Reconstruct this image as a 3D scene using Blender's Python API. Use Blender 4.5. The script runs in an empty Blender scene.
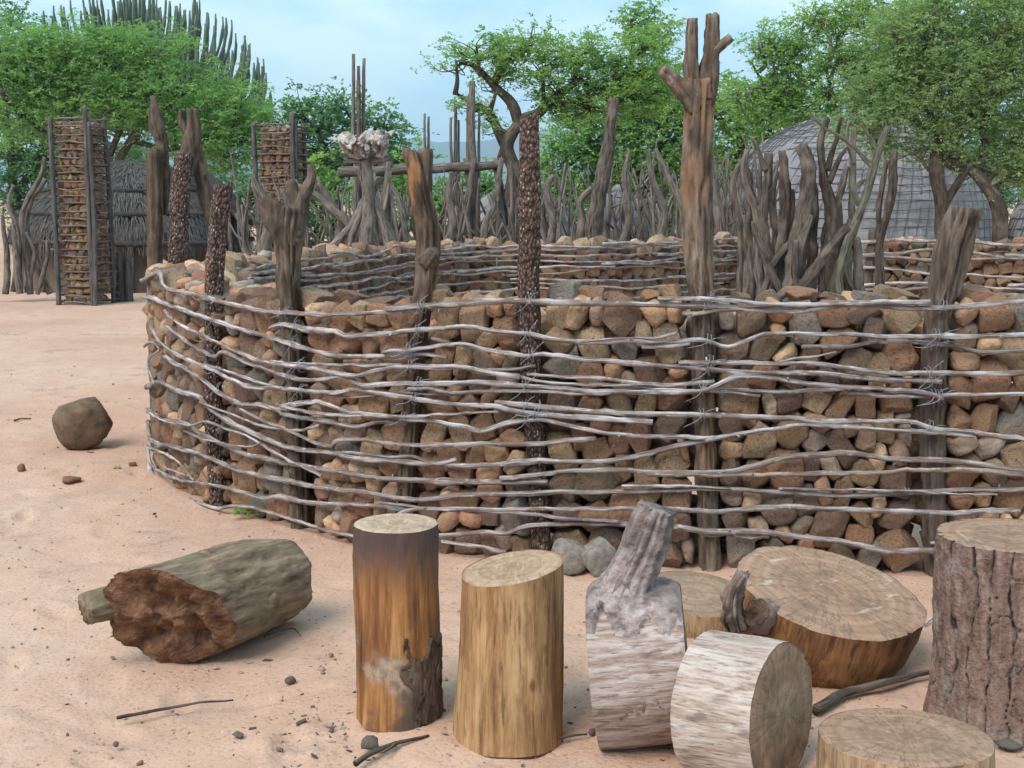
import bpy, bmesh, math, random
import numpy as np
from mathutils import Vector, Matrix, Quaternion

random.seed(7)
RNG = np.random.default_rng(7)
SC = bpy.context.scene
COL = SC.collection
R = math.radians

# ------------------------------------------------------------------ camera
FPX = 1300.0                       # focal length in pixels of a 1024 px wide picture
PITCH = math.atan(184.0 / FPX)     # horizon stands 184 px above the picture centre
CAMZ = 1.6
cam_d = bpy.data.cameras.new('camera')
cam = bpy.data.objects.new('camera', cam_d)
COL.objects.link(cam)
cam_d.sensor_width = 36.0
cam_d.lens = 36.0 * FPX / 1024.0
cam_d.clip_start = 0.05
cam_d.clip_end = 20000
cam.location = (0, 0, CAMZ)
cam.rotation_euler = (math.pi / 2 - PITCH, 0, 0)
SC.camera = cam

# ------------------------------------------------------------------ world, sun, exposure
SUN_EL, SUN_AZ = R(48), R(-140)     # azimuth from +Y towards +X
world = bpy.data.worlds.new('World')
SC.world = world
world.use_nodes = True
wn = world.node_tree
wn.nodes.clear()
wo = wn.nodes.new('ShaderNodeOutputWorld')
wb = wn.nodes.new('ShaderNodeBackground')
wb.inputs['Strength'].default_value = 0.06
sky = wn.nodes.new('ShaderNodeTexSky')
sky.sky_type = 'NISHITA'
sky.sun_disc = False
sky.sun_elevation = SUN_EL
sky.sun_rotation = SUN_AZ
sky.air_density = 1.0
sky.dust_density = 0.6
tcw = wn.nodes.new('ShaderNodeTexCoord')
mpw = wn.nodes.new('ShaderNodeMapping')
mpw.inputs['Scale'].default_value = (1.0, 1.0, 2.6)
mpw.inputs['Location'].default_value = (0.35, 0.2, 0.1)
nzw = wn.nodes.new('ShaderNodeTexNoise')
nzw.inputs['Scale'].default_value = 5.5
nzw.inputs['Detail'].default_value = 5
nzw.inputs['Roughness'].default_value = 0.55
rpw = wn.nodes.new('ShaderNodeValToRGB')          # thin cloud: bluish veil to pale bright cloud
rpw.color_ramp.elements[0].position = 0.40
rpw.color_ramp.elements[0].color = (0.40, 0.70, 0.96, 1)
rpw.color_ramp.elements[1].position = 0.60
rpw.color_ramp.elements[1].color = (0.76, 0.97, 1.0, 1)
clw = wn.nodes.new('ShaderNodeMix')
clw.data_type = 'RGBA'; clw.blend_type = 'MULTIPLY'
clw.inputs[0].default_value = 1.0
clw.inputs[7].default_value = (8.7, 8.7, 8.5, 1)
mxw = wn.nodes.new('ShaderNodeMix')
mxw.data_type = 'RGBA'
mxw.inputs[0].default_value = 0.82
L = wn.links.new
L(tcw.outputs['Generated'], mpw.inputs['Vector'])
L(mpw.outputs['Vector'], nzw.inputs['Vector'])
L(nzw.outputs['Fac'], rpw.inputs['Fac'])
L(rpw.outputs['Color'], clw.inputs[6])
L(clw.outputs[2], mxw.inputs[7])
L(sky.outputs['Color'], mxw.inputs[6])
L(mxw.outputs[2], wb.inputs['Color'])
L(wb.outputs['Background'], wo.inputs['Surface'])

sun_d = bpy.data.lights.new('sun', 'SUN')
sun_d.energy = 1.5
sun_d.angle = R(34)
sun_d.color = (1.0, 0.895, 0.82)
sun = bpy.data.objects.new('sun', sun_d)
COL.objects.link(sun)
sdir = Vector((math.sin(SUN_AZ) * math.cos(SUN_EL), math.cos(SUN_AZ) * math.cos(SUN_EL), math.sin(SUN_EL)))
sun.rotation_euler = (-sdir).to_track_quat('-Z', 'Y').to_euler()
sun.location = sdir * 30

SC.view_settings.view_transform = 'Standard'
SC.view_settings.look = 'None'
SC.view_settings.gamma = 1
SC.view_settings.exposure = 1.5
SC.view_settings.use_curve_mapping = False
SC.render.engine = 'CYCLES'
SC.cycles.max_bounces = 6
SC.cycles.diffuse_bounces = 5
SC.cycles.transmission_bounces = 3
SC.cycles.volume_bounces = 0
SC.cycles.use_denoising = True
SC.cycles.use_adaptive_sampling = True
SC.cycles.adaptive_threshold = 0.02

# ------------------------------------------------------------------ geometry helpers
CP, SP = math.cos(PITCH), math.sin(PITCH)
def ray(px, py):
    x = (px - 512.0) / FPX
    v = (384.0 - py) / FPX
    return np.array([x, CP + v * SP, -SP + v * CP])
def G(px, py, z=0.0):                    # where the line of sight meets the level z
    d = ray(px, py)
    t = (z - CAMZ) / d[2]
    return np.array([d[0] * t, d[1] * t, z])
def P(px, py, Y):                        # the point of the line of sight at distance Y
    d = ray(px, py)
    t = Y / d[1]
    return np.array([d[0] * t, Y, CAMZ + d[2] * t])
def pxm(Y):
    return Y / FPX                       # metres per pixel at distance Y

def _hash(i, j, k, s):
    n = (i * 374761393 + j * 668265263 + k * 2147483647 + s * 1274126177) & 0xffffffff
    n = ((n ^ (n >> 13)) * 1274126177) & 0xffffffff
    return ((n ^ (n >> 16)) & 0xffff) / 65535.0
def vnoise(p, s=0):
    p = np.asarray(p, float)
    i = np.floor(p).astype(np.int64)
    f = p - i
    f = f * f * (3 - 2 * f)
    r = np.zeros(len(p))
    for a in (0, 1):
        wa = f[:, 0] if a else 1 - f[:, 0]
        for b in (0, 1):
            wb_ = f[:, 1] if b else 1 - f[:, 1]
            for c in (0, 1):
                wc = f[:, 2] if c else 1 - f[:, 2]
                r += wa * wb_ * wc * _hash(i[:, 0] + a, i[:, 1] + b, i[:, 2] + c, s)
    return r * 2 - 1
def fbm(p, oct=4, s=0, gain=0.5):
    p = np.asarray(p, float)
    r = np.zeros(len(p)); a = 1.0
    for o in range(oct):
        r += a * vnoise(p * (2 ** o), s + o * 17)
        a *= gain
    return r
def unit(v):
    v = np.asarray(v, float)
    return v / (np.linalg.norm(v, axis=-1, keepdims=True) + 1e-12)

class MB:
    """collects vertices, faces and uv, then builds one mesh"""
    def __init__(s):
        s.v = []; s.f = []; s.uv = []; s.n = 0
    def add(s, v, f, uv=None):
        v = np.asarray(v, float).reshape(-1, 3)
        s.v.append(v)
        s.f += [tuple(int(i) + s.n for i in q) for q in f]
        s.uv.append(np.zeros((len(v), 2)) if uv is None else np.asarray(uv, float))
        s.n += len(v)
        return s
    def mesh(s, name, smooth=True):
        me = bpy.data.meshes.new(name)
        v = np.concatenate(s.v)
        me.from_pydata(v.tolist(), [], s.f)
        uv = np.concatenate(s.uv)
        lay = me.uv_layers.new(name='UVMap')
        li = np.empty(len(me.loops), np.int32)
        me.loops.foreach_get('vertex_index', li)
        lay.data.foreach_set('uv', uv[li].astype(np.float32).ravel())
        if smooth:
            me.polygons.foreach_set('use_smooth', np.ones(len(me.polygons), bool))
        me.update()
        return me
    def build(s, name, mat, parent=None, smooth=True):
        return link(name, s.mesh(name, smooth), mat, parent)

def link(name, me, mat=None, parent=None):
    o = bpy.data.objects.new(name, me)
    COL.objects.link(o)
    if mat is not None and len(me.materials) == 0:
        me.materials.append(mat)
    if parent is not None:
        o.parent = parent
    return o
def tag(o, label, cat, group=None, kind=None):
    o['label'] = label; o['category'] = cat
    if group: o['group'] = group
    if kind: o['kind'] = kind
    return o
def thing(name, label, cat, loc=(0, 0, 0), group=None, matrix=None):
    o = bpy.data.objects.new(name, None)
    o.empty_display_size = 0.1
    COL.objects.link(o)
    if matrix is not None: o.matrix_world = matrix
    else: o.location = loc
    o['kind'] = 'thing'
    return tag(o, label, cat, group)

def catmull(pts, n):
    p = np.asarray(pts, float)
    if len(p) == 2:
        t = np.linspace(0, 1, n)[:, None]
        return p[0] * (1 - t) + p[1] * t
    q = np.vstack([2 * p[0] - p[1], p, 2 * p[-1] - p[-2]])
    seg = np.linalg.norm(np.diff(p, axis=0), axis=1)
    cum = np.concatenate([[0], np.cumsum(seg)])
    out = []
    for t in np.linspace(0, cum[-1], n):
        i = min(np.searchsorted(cum, t, 'right') - 1, len(seg) - 1)
        u = (t - cum[i]) / (seg[i] + 1e-9)
        a, b, c, d = q[i], q[i + 1], q[i + 2], q[i + 3]
        out.append(0.5 * (2 * b + (c - a) * u + (2 * a - 5 * b + 4 * c - d) * u * u + (3 * b - a - 3 * c + d) * u ** 3))
    return np.array(out)

def tube(mb, pts, rad, nseg=8, noise=0.0, nscale=12.0, seed=0, caps=True, flat=1.0, lobes=0):
    """a tapered tube along pts; rad is one radius or one per point; uv = (around, along) in metres"""
    p = np.asarray(pts, float); n = len(p)
    rad = np.broadcast_to(np.asarray(rad, float), (n,)).copy()
    t = np.gradient(p, axis=0); t = unit(t)
    ref = np.array([0, 0, 1.0]) if abs(t[0][2]) < 0.9 else np.array([1.0, 0, 0])
    u = unit(np.cross(t[0], ref))
    U = []; V = []
    for i in range(n):
        u = u - t[i] * np.dot(u, t[i]); u = unit(u)
        U.append(u); V.append(np.cross(t[i], u))
    U = np.array(U); V = np.array(V)
    a = np.linspace(0, 2 * math.pi, nseg, endpoint=False)
    rr = rad[:, None] * np.ones(nseg)[None]
    if lobes: rr = rr * (1 + 0.28 * np.cos(a * lobes))[None]
    ring = p[:, None] + U[:, None] * (np.cos(a) [None, :, None] * rr[..., None]) + V[:, None] * (np.sin(a)[None, :, None] * rr[..., None] * flat)
    if noise:
        d = fbm(ring.reshape(-1, 3) * nscale, 3, seed).reshape(n, nseg) * 0.5
        l0 = np.concatenate([[0], np.cumsum(np.linalg.norm(np.diff(p, axis=0), axis=1))])
        gq = np.stack([np.broadcast_to(np.cos(a) * 1.7, (n, nseg)), np.broadcast_to(np.sin(a) * 1.7, (n, nseg)), np.broadcast_to((l0 * nscale * 0.22)[:, None], (n, nseg))], -1).reshape(-1, 3)
        d = d + fbm(gq + seed * 1.37, 3, seed + 3).reshape(n, nseg) * 0.8
        off = ring - p[:, None]
        ring = p[:, None] + off * (1 + noise * d)[..., None]
    ln = np.concatenate([[0], np.cumsum(np.linalg.norm(np.diff(p, axis=0), axis=1))])
    uv = np.stack([np.broadcast_to((a * rad.mean())[None], (n, nseg)), np.broadcast_to(ln[:, None], (n, nseg))], -1).reshape(-1, 2)
    uv = uv + (seed * 0.731) % 7
    f = []
    for i in range(n - 1):
        for j in range(nseg):
            k = (j + 1) % nseg
            f.append((i * nseg + j, i * nseg + k, (i + 1) * nseg + k, (i + 1) * nseg + j))
    v = ring.reshape(-1, 3)
    if caps:
        c0 = len(v)
        v = np.vstack([v, p[0], p[-1]])
        uv = np.vstack([uv, uv[0], uv[-1]])
        for j in range(nseg):
            k = (j + 1) % nseg
            f.append((c0, k, j))
            f.append((c0 + 1, (n - 1) * nseg + j, (n - 1) * nseg + k))
    mb.add(v, f, uv)
    return ring

def wobble(pts, n, amp, seed, scale=2.0):
    c = catmull(pts, n)
    d = np.stack([fbm(c * scale + k * 31.7, 3, seed + k) for k in range(3)], 1)
    return c + d * amp

# ------------------------------------------------------------------ material helpers
class NT:
    def __init__(s, name, rough=0.85, spec=0.25):
        s.m = bpy.data.materials.new(name)
        s.m.use_nodes = True
        s.t = s.m.node_tree
        s.b = s.t.nodes['Principled BSDF']
        s.b.inputs['Roughness'].default_value = rough
        s.b.inputs['Specular IOR Level'].default_value = spec
        s.tc = s.t.nodes.new('ShaderNodeTexCoord')
        s.oi = s.t.nodes.new('ShaderNodeObjectInfo')
        s.ge = s.t.nodes.new('ShaderNodeNewGeometry')
    def put(s, sock, val):
        if isinstance(val, bpy.types.NodeSocket): s.t.links.new(val, sock)
        elif isinstance(val, (tuple, list)) and len(val) == 3 and sock.type == 'RGBA': sock.default_value = (*val, 1)
        else: sock.default_value = val
    def mapped(s, src='Object', scale=(1, 1, 1), shift=False):
        m = s.t.nodes.new('ShaderNodeMapping')
        s.put(m.inputs['Vector'], s.tc.outputs[src])
        m.inputs['Scale'].default_value = scale
        if shift:
            c = s.t.nodes.new('ShaderNodeCombineXYZ')
            s.put(c.inputs[0], s.math('MULTIPLY', s.oi.outputs['Random'], 37.0))
            s.put(c.inputs[1], s.math('MULTIPLY', s.oi.outputs['Random'], 91.0))
            s.put(c.inputs[2], s.math('MULTIPLY', s.ge.outputs['Random Per Island'], 53.0))
            s.put(m.inputs['Location'], c.outputs[0])
        return m.outputs[0]
    def noise(s, vec, scale, detail=4, rough=0.55, dist=0.0, out='Fac'):
        n = s.t.nodes.new('ShaderNodeTexNoise')
        s.put(n.inputs['Vector'], vec)
        n.inputs['Scale'].default_value = scale
        n.inputs['Detail'].default_value = detail
        n.inputs['Roughness'].default_value = rough
        n.inputs['Distortion'].default_value = dist
        return n.outputs[out]
    def voronoi(s, vec, scale, feature='F1', out='Distance', rnd=1.0):
        n = s.t.nodes.new('ShaderNodeTexVoronoi')
        n.feature = feature
        s.put(n.inputs['Vector'], vec)
        n.inputs['Scale'].default_value = scale
        n.inputs['Randomness'].default_value = rnd
        return n.outputs[out]
    def ramp(s, fac, stops, interp='LINEAR'):
        n = s.t.nodes.new('ShaderNodeValToRGB')
        cr = n.color_ramp; cr.interpolation = interp
        while len(cr.elements) < len(stops): cr.elements.new(0.5)
        for e, (p, c) in zip(cr.elements, stops):
            e.position = p
            e.color = (c, c, c, 1) if isinstance(c, (int, float)) else (*c, 1)
        s.put(n.inputs['Fac'], fac)
        return n.outputs['Color']
    def mix(s, fac, a, b, mode='MIX'):
        n = s.t.nodes.new('ShaderNodeMix')
        n.data_type = 'RGBA'; n.blend_type = mode
        s.put(n.inputs[0], fac); s.put(n.inputs[6], a); s.put(n.inputs[7], b)
        return n.outputs[2]
    def math(s, op, a, b=0.0, clamp=False):
        n = s.t.nodes.new('ShaderNodeMath')
        n.operation = op; n.use_clamp = clamp
        s.put(n.inputs[0], a); s.put(n.inputs[1], b)
        return n.outputs[0]
    def sep(s, vec):
        n = s.t.nodes.new('ShaderNodeSeparateXYZ')
        s.put(n.inputs[0], vec)
        return n.outputs
    def attr(s, name):
        n = s.t.nodes.new('ShaderNodeAttribute')
        n.attribute_name = name
        return n.outputs['Fac']
    def rand(s):
        return s.math('FRACT', s.math('ADD', s.oi.outputs['Random'], s.ge.outputs['Random Per Island']))
    def bump(s, h, strength=0.5, dist=0.01, prev=None):
        n = s.t.nodes.new('ShaderNodeBump')
        n.inputs['Strength'].default_value = strength
        n.inputs['Distance'].default_value = dist
        s.put(n.inputs['Height'], h)
        if prev is not None: s.put(n.inputs['Normal'], prev)
        return n.outputs[0]
    def done(s, col, normal=None, rough=None):
        s.put(s.b.inputs['Base Color'], col)
        if normal is not None: s.put(s.b.inputs['Normal'], normal)
        if rough is not None: s.put(s.b.inputs['Roughness'], rough)
        return s.m

def scaled(n, v, k):
    return n.mix(1.0, v, k, 'MULTIPLY')

def mat_ground():
    n = NT('sandy_ground', 0.95, 0.1)
    v = n.mapped()
    a = n.noise(v, 0.55, 5, 0.6)
    b = n.noise(v, 5.0, 5, 0.62)
    c = n.noise(v, 60.0, 3, 0.6)
    col = n.ramp(a, [(0.28, (0.43, 0.272, 0.195)), (0.5, (0.51, 0.345, 0.262)), (0.72, (0.56, 0.41, 0.33))])
    col = n.mix(n.ramp(b, [(0.40, 0.0), (0.75, 0.45)]), col, (0.43, 0.25, 0.16))
    col = n.mix(n.ramp(n.noise(v, 2.2, 6, 0.65), [(0.52, 0.0), (0.70, 0.6)]), col, (0.36, 0.24, 0.175))
    col = n.mix(n.ramp(c, [(0.30, 0.55), (0.45, 0.0)]), col, (0.21, 0.135, 0.095))
    col = n.mix(n.ramp(n.noise(v, 130.0, 2, 0.5), [(0.64, 0.0), (0.72, 0.6)]), col, (0.62, 0.50, 0.40))
    scr = n.math('MULTIPLY', n.ramp(n.noise(v, 1.1, 3, 0.6), [(0.58, 0.0), (0.68, 1.0)]), n.ramp(n.noise(v, 34.0, 4, 0.7), [(0.50, 0.0), (0.60, 0.75)]))
    col = n.mix(scr, col, (0.17, 0.125, 0.105))
    sp = n.voronoi(v, 22.0)
    col = n.mix(n.ramp(sp, [(0.05, 0.55), (0.09, 0.0)]), col, (0.16, 0.11, 0.085))
    h = n.math('ADD', n.math('MULTIPLY', b, 0.6), n.math('MULTIPLY', c, 0.35))
    return n.done(col, n.bump(h, 0.75, 0.02))

def mat_stone():
    n = NT('field_stone', 0.86, 0.22)
    v = n.mapped(shift=True)
    r = n.rand()
    base = n.ramp(r, [(0.0, (0.44, 0.265, 0.16)), (0.12, (0.55, 0.37, 0.23)), (0.24, (0.30, 0.19, 0.145)), (0.36, (0.50, 0.275, 0.165)),
                      (0.46, (0.40, 0.29, 0.20)), (0.56, (0.60, 0.43, 0.27)), (0.66, (0.27, 0.185, 0.15)), (0.76, (0.47, 0.25, 0.16)),
                      (0.88, (0.32, 0.295, 0.26)), (0.95, (0.29, 0.23, 0.16))], 'CONSTANT')
    a = n.noise(v, 1.6, 5, 0.6)
    b = n.noise(v, 7.0, 5, 0.65)
    col = n.mix(n.ramp(a, [(0.42, 0.0), (0.68, 0.55)]), base, (0.40, 0.23, 0.12))
    col = n.mix(n.ramp(n.noise(v, 2.3, 4, 0.6), [(0.56, 0.0), (0.7, 0.45)]), col, (0.26, 0.23, 0.19))
    col = n.mix(n.ramp(b, [(0.34, 0.7), (0.50, 0.0)]), col, (0.12, 0.08, 0.056))
    col = n.mix(n.ramp(b, [(0.60, 0.0), (0.76, 0.55)]), col, (0.60, 0.49, 0.36))
    sp = n.noise(v, 26.0, 3, 0.65)
    col = n.mix(n.ramp(sp, [(0.32, 0.5), (0.42, 0.0)]), col, (0.14, 0.10, 0.075))
    col = n.mix(n.ramp(sp, [(0.60, 0.0), (0.72, 0.5)]), col, (0.46, 0.37, 0.27))
    h = n.math('ADD', b, n.math('MULTIPLY', sp, 0.5))
    return n.done(col, n.bump(h, 0.85, 0.035))

def mat_pole():
    n = NT('weathered_pole', 0.75, 0.25)
    v = n.mapped('UV', (60, 5, 1))
    v2 = n.mapped('UV', (9, 7, 1))
    a = n.noise(v, 1.0, 4, 0.6)
    b = n.noise(v2, 1.0, 4, 0.6)
    base = n.ramp(n.oi.outputs['Random'], [(0.0, (0.42, 0.395, 0.395)), (0.3, (0.53, 0.51, 0.515)), (0.5, (0.32, 0.28, 0.255)), (0.75, (0.57, 0.545, 0.55)), (1.0, (0.35, 0.28, 0.22))])
    col = n.mix(n.ramp(a, [(0.40, 0.95), (0.58, 0.0)]), base, (0.085, 0.066, 0.062))
    col = n.mix(n.ramp(b, [(0.48, 0.0), (0.60, 0.85)]), col, (0.145, 0.10, 0.078))
    col = n.mix(n.ramp(n.noise(v2, 2.3, 3, 0.6), [(0.60, 0.0), (0.70, 0.6)]), col, (0.60, 0.57, 0.55))
    return n.done(col, n.bump(a, 0.45, 0.006))

def mat_branch(name, c0, c1, c2):
    n = NT(name, 0.9, 0.15)
    v = n.mapped('UV', (40, 6, 1))
    a = n.noise(v, 1.0, 5, 0.65)
    b = n.noise(n.mapped('UV', (6, 3, 1)), 1.0, 4, 0.6)
    base = n.mix(n.oi.outputs['Random'], c0, c1)
    base = n.mix(n.math('MULTIPLY', n.ge.outputs['Random Per Island'], 0.6), base, c1)
    col = n.mix(n.ramp(a, [(0.36, 0.9), (0.6, 0.0)]), base, c2)
    col = n.mix(n.ramp(b, [(0.5, 0.0), (0.7, 0.6)]), col, (0.27, 0.23, 0.19))
    return n.done(col, n.bump(a, 0.7, 0.02))

def mat_bark(name, dark, mid, light, vscale=(30, 30, 5), patch=None, patch_lim=(0.55, 0.65), bump=0.8):
    """bark or dry wood with its grain along the local z axis"""
    n = NT(name, 0.88, 0.18)
    v = n.mapped('Object', vscale, True)
    a = n.noise(v, 1.0, 6, 0.68)
    b = n.noise(n.mapped('Object', (6, 6, 3), True), 1.0, 4, 0.6)
    col = n.ramp(a, [(0.3, dark), (0.5, mid), (0.72, light)])
    col = n.mix(n.ramp(b, [(0.4, 0.55), (0.6, 0.0)]), col, dark)
    if patch is not None:
        pz = n.noise(n.mapped('Object', (5, 5, 2.2), True), 1.3, 4, 0.6)
        col = n.mix(n.ramp(pz, [(patch_lim[0], 0.0), (patch_lim[1], 0.9)]), col, patch)
    return n.done(col, n.bump(a, bump, 0.02))

def mat_studded():
    n = NT('studded_bark', 0.88, 0.2)
    v = n.mapped('Object', (1, 1, 0.62), True)
    d = n.voronoi(v, 74.0)
    e = n.voronoi(v, 95.0, 'F1', 'Color')
    f = n.noise(v, 14.0, 4, 0.6)
    col = n.ramp(f, [(0.3, (0.085, 0.053, 0.043)), (0.6, (0.17, 0.108, 0.087))])
    col = n.mix(n.ramp(d, [(0.42, 0.0), (0.6, 0.8)]), col, (0.03, 0.02, 0.017))
    s = n.sep(e)
    fl = n.math('MULTIPLY', n.ramp(s[0], [(0.70, 0.0), (0.78, 0.9)]), n.ramp(n.voronoi(v, 95.0), [(0.28, 1.0), (0.42, 0.0)]))
    col = n.mix(fl, col, (0.42, 0.35, 0.30))
    h = n.math('SUBTRACT', 1.0, d)
    return n.done(col, n.bump(h, 0.9, 0.02))

def mat_endgrain(name, c_in, c_out, ring=130.0, crack=0.6, stain=(0.20, 0.15, 0.115), stain_lim=(0.5, 0.7)):
    n = NT(name, 0.82, 0.2)
    v = n.mapped()
    s = n.sep(v)
    wob = n.noise(v, 6.0, 3, 0.6)
    r = n.math('SQRT', n.math('ADD', n.math('MULTIPLY', s[0], s[0]), n.math('MULTIPLY', s[1], s[1])))
    rw = n.math('ADD', r, n.math('MULTIPLY', n.math('SUBTRACT', wob, 0.5), 0.055))
    sn = n.math('SINE', n.math('MULTIPLY', rw, ring * 2))
    sn2 = n.math('SINE', n.math('MULTIPLY', rw, ring * 0.83))
    rings = n.math('ADD', n.math('MULTIPLY', sn, 0.22), n.math('ADD', n.math('MULTIPLY', sn2, 0.22), 0.5))
    col = n.mix(n.ramp(rw, [(0.02, 0.0), (0.22, 1.0)]), c_in, c_out)
    dk = n.mix(1.0, col, (0.60, 0.54, 0.48), 'MULTIPLY')
    col = n.mix(n.math('MULTIPLY', rings, 0.72), col, dk)
    st = n.noise(v, 9.0, 5, 0.65)
    col = n.mix(n.ramp(st, [(stain_lim[0], 0.0), (stain_lim[1], 0.75)]), col, stain)
    ang = n.math('ARCTAN2', s[1], s[0])
    cmb = n.t.nodes.new('ShaderNodeCombineXYZ')
    n.put(cmb.inputs[0], n.math('MULTIPLY', ang, 1.5)); n.put(cmb.inputs[1], n.math('MULTIPLY', r, 1.2))
    ck = n.noise(cmb.outputs[0], 2.2, 5, 0.7)
    lim = n.ramp(n.math('ABSOLUTE', n.math('SUBTRACT', ck, 0.5)), [(0.0, crack), (0.014, 0.0)])
    col = n.mix(lim, col, (0.10, 0.07, 0.05))
    sc = n.noise(n.mapped('Object', (90, 14, 1)), 1.0, 3, 0.6)
    col = n.mix(n.ramp(sc, [(0.55, 0.0), (0.72, 0.45)]), col, tuple(min(q * 1.3, 0.8) for q in c_out))
    col = n.mix(n.ramp(n.noise(v, 4.0, 4, 0.65), [(0.5, 0.0), (0.7, 0.5)]), col, tuple(q * 0.6 for q in c_in))
    col = n.mix(n.ramp(n.noise(v, 70.0, 3, 0.6), [(0.28, 0.6), (0.40, 0.0)]), col, stain)
    col = n.mix(n.ramp(n.noise(n.mapped('Object', (5, 22, 1)), 1.0, 4, 0.6), [(0.64, 0.0), (0.74, 0.6)]), col, (0.62, 0.54, 0.46))
    h = n.math('ADD', n.math('MULTIPLY', rings, 0.5), n.math('ADD', n.math('MULTIPLY', sc, 0.6), n.math('MULTIPLY', lim, -1.2)))
    return n.done(col, n.bump(h, 0.4, 0.006))

def mat_leaf(name, c0, c1, c2, trans=0.48):
    n = NT(name, 0.6, 0.25)
    t = n.attr('tint')
    col = n.ramp(t, [(0.0, c0), (0.5, c1), (1.0, c2)])
    n.put(n.b.inputs['Base Color'], col)
    tr = n.t.nodes.new('ShaderNodeBsdfTranslucent')
    n.put(tr.inputs['Color'], n.mix(1.0, col, (1.15, 1.25, 0.8), 'MULTIPLY'))
    mx = n.t.nodes.new('ShaderNodeMixShader')
    mx.inputs[0].default_value = trans
    out = n.t.nodes['Material Output']
    n.t.links.new(n.b.outputs[0], mx.inputs[1])
    n.t.links.new(tr.outputs[0], mx.inputs[2])
    n.t.links.new(mx.outputs[0], out.inputs['Surface'])
    return n.m

def mat_plain(name, c0, c1, scale=8.0, rough=0.85, bump=0.3, vs=(1, 1, 1), dist=0.01):
    n = NT(name, rough, 0.2)
    v = n.mapped('Object', vs, True)
    a = n.noise(v, scale, 5, 0.6)
    return n.done(n.ramp(a, [(0.32, c0), (0.68, c1)]), n.bump(a, bump, dist))

def mat_thatch(name, c0, c1, c2):
    n = NT(name, 0.92, 0.1)
    v = n.mapped('UV', (26, 1.6, 1))
    a = n.noise(v, 1.0, 5, 0.65)
    b = n.noise(n.mapped('UV', (1.2, 2.2, 1)), 1.0, 4, 0.6)
    col = n.ramp(a, [(0.3, c0), (0.5, c1), (0.72, c2)])
    col = n.mix(n.ramp(b, [(0.42, 0.55), (0.6, 0.0)]), col, c0)
    return n.done(col, n.bump(a, 0.8, 0.03))

M_GROUND = mat_ground()
M_STONE = mat_stone()
M_POLE = mat_pole()
M_WIRE = mat_plain('tie_wire', (0.16, 0.16, 0.17), (0.34, 0.34, 0.37), 40, 0.5)
M_BRANCH = mat_branch('grey_branch', (0.135, 0.113, 0.096), (0.235, 0.205, 0.18), (0.035, 0.027, 0.022))
M_GNARL = mat_branch('gnarled_bark', (0.075, 0.058, 0.046), (0.15, 0.125, 0.103), (0.018, 0.013, 0.011))
M_LICHEN = mat_branch('lichen_bark', (0.105, 0.11, 0.075), (0.165, 0.165, 0.125), (0.03, 0.028, 0.02))
M_STICK = mat_branch('thin_stick', (0.16, 0.128, 0.10), (0.23, 0.19, 0.155), (0.05, 0.037, 0.03))
M_TRUNK = mat_branch('tree_bark', (0.075, 0.058, 0.048), (0.115, 0.09, 0.072), (0.03, 0.022, 0.018))
M_TWIG = mat_branch('bare_twig', (0.19, 0.17, 0.14), (0.26, 0.235, 0.20), (0.10, 0.08, 0.065))
M_STUD = mat_studded()
M_POST = mat_bark('grey_post_bark', (0.05, 0.037, 0.028), (0.145, 0.108, 0.08), (0.27, 0.22, 0.175), (34, 34, 7))
M_POST_ORANGE = mat_bark('split_post_wood', (0.05, 0.034, 0.025), (0.155, 0.108, 0.077), (0.28, 0.22, 0.17), (34, 34, 6), (0.36, 0.175, 0.08), (0.57, 0.64))
M_POST_BIG = mat_bark('dead_trunk_wood', (0.04, 0.029, 0.023), (0.185, 0.14, 0.108), (0.37, 0.315, 0.265), (36, 36, 7), (0.25, 0.155, 0.095), (0.55, 0.63))
M_BARE_WOOD = mat_plain('inner_wood', (0.30, 0.17, 0.085), (0.43, 0.28, 0.16), 9, 0.8, 0.4, (6, 6, 1))
M_PLANK = mat_bark('weathered_plank', (0.055, 0.042, 0.034), (0.155, 0.118, 0.093), (0.28, 0.235, 0.195), (44, 44, 5))
M_LEAN = mat_bark('pillar_post_wood', (0.05, 0.043, 0.041), (0.12, 0.107, 0.104), (0.21, 0.195, 0.19), (40, 40, 3))

# ------------------------------------------------------------------ ground
def height(x, y):
    p = np.stack([x, y, np.zeros_like(x)], 1)
    d = np.sqrt(x * x + y * y)
    near = np.clip(1 - d / 40, 0, 1)
    return (fbm(p * 0.9, 3, 5) * 0.018 + fbm(p * 4.0, 3, 9) * 0.011 + fbm(p * 17, 2, 11) * 0.0022 * np.clip(1 - d / 14, 0, 1)) * near - 0.006
_rgd = np.random.default_rng(404)
DENTS = [(_rgd.uniform(-3.6, 1.2), _rgd.uniform(2.9, 9.5), _rgd.uniform(0, 3.14), _rgd.uniform(0.035, 0.06), _rgd.uniform(0.08, 0.14), _rgd.uniform(0.004, 0.011)) for _ in range(170)]
_h0 = height
def height(x, y):
    z = _h0(x, y)
    for (dx, dy, an, a, b, dep) in DENTS:
        sel = np.where((np.abs(x - dx) < 0.4) & (np.abs(y - dy) < 0.4))[0]
        if len(sel) == 0: continue
        ux = (x[sel] - dx) * math.cos(an) + (y[sel] - dy) * math.sin(an); uy = -(x[sel] - dx) * math.sin(an) + (y[sel] - dy) * math.cos(an)
        q = (ux / a) ** 2 + (uy / b) ** 2
        z[sel] += -dep * np.exp(-q * q) + dep * 0.5 * np.exp(-((np.sqrt(q) - 1.5) / 0.35) ** 2)
    return z
def gz(x, y):
    return float(height(np.array([float(x)]), np.array([float(y)]))[0])

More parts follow.
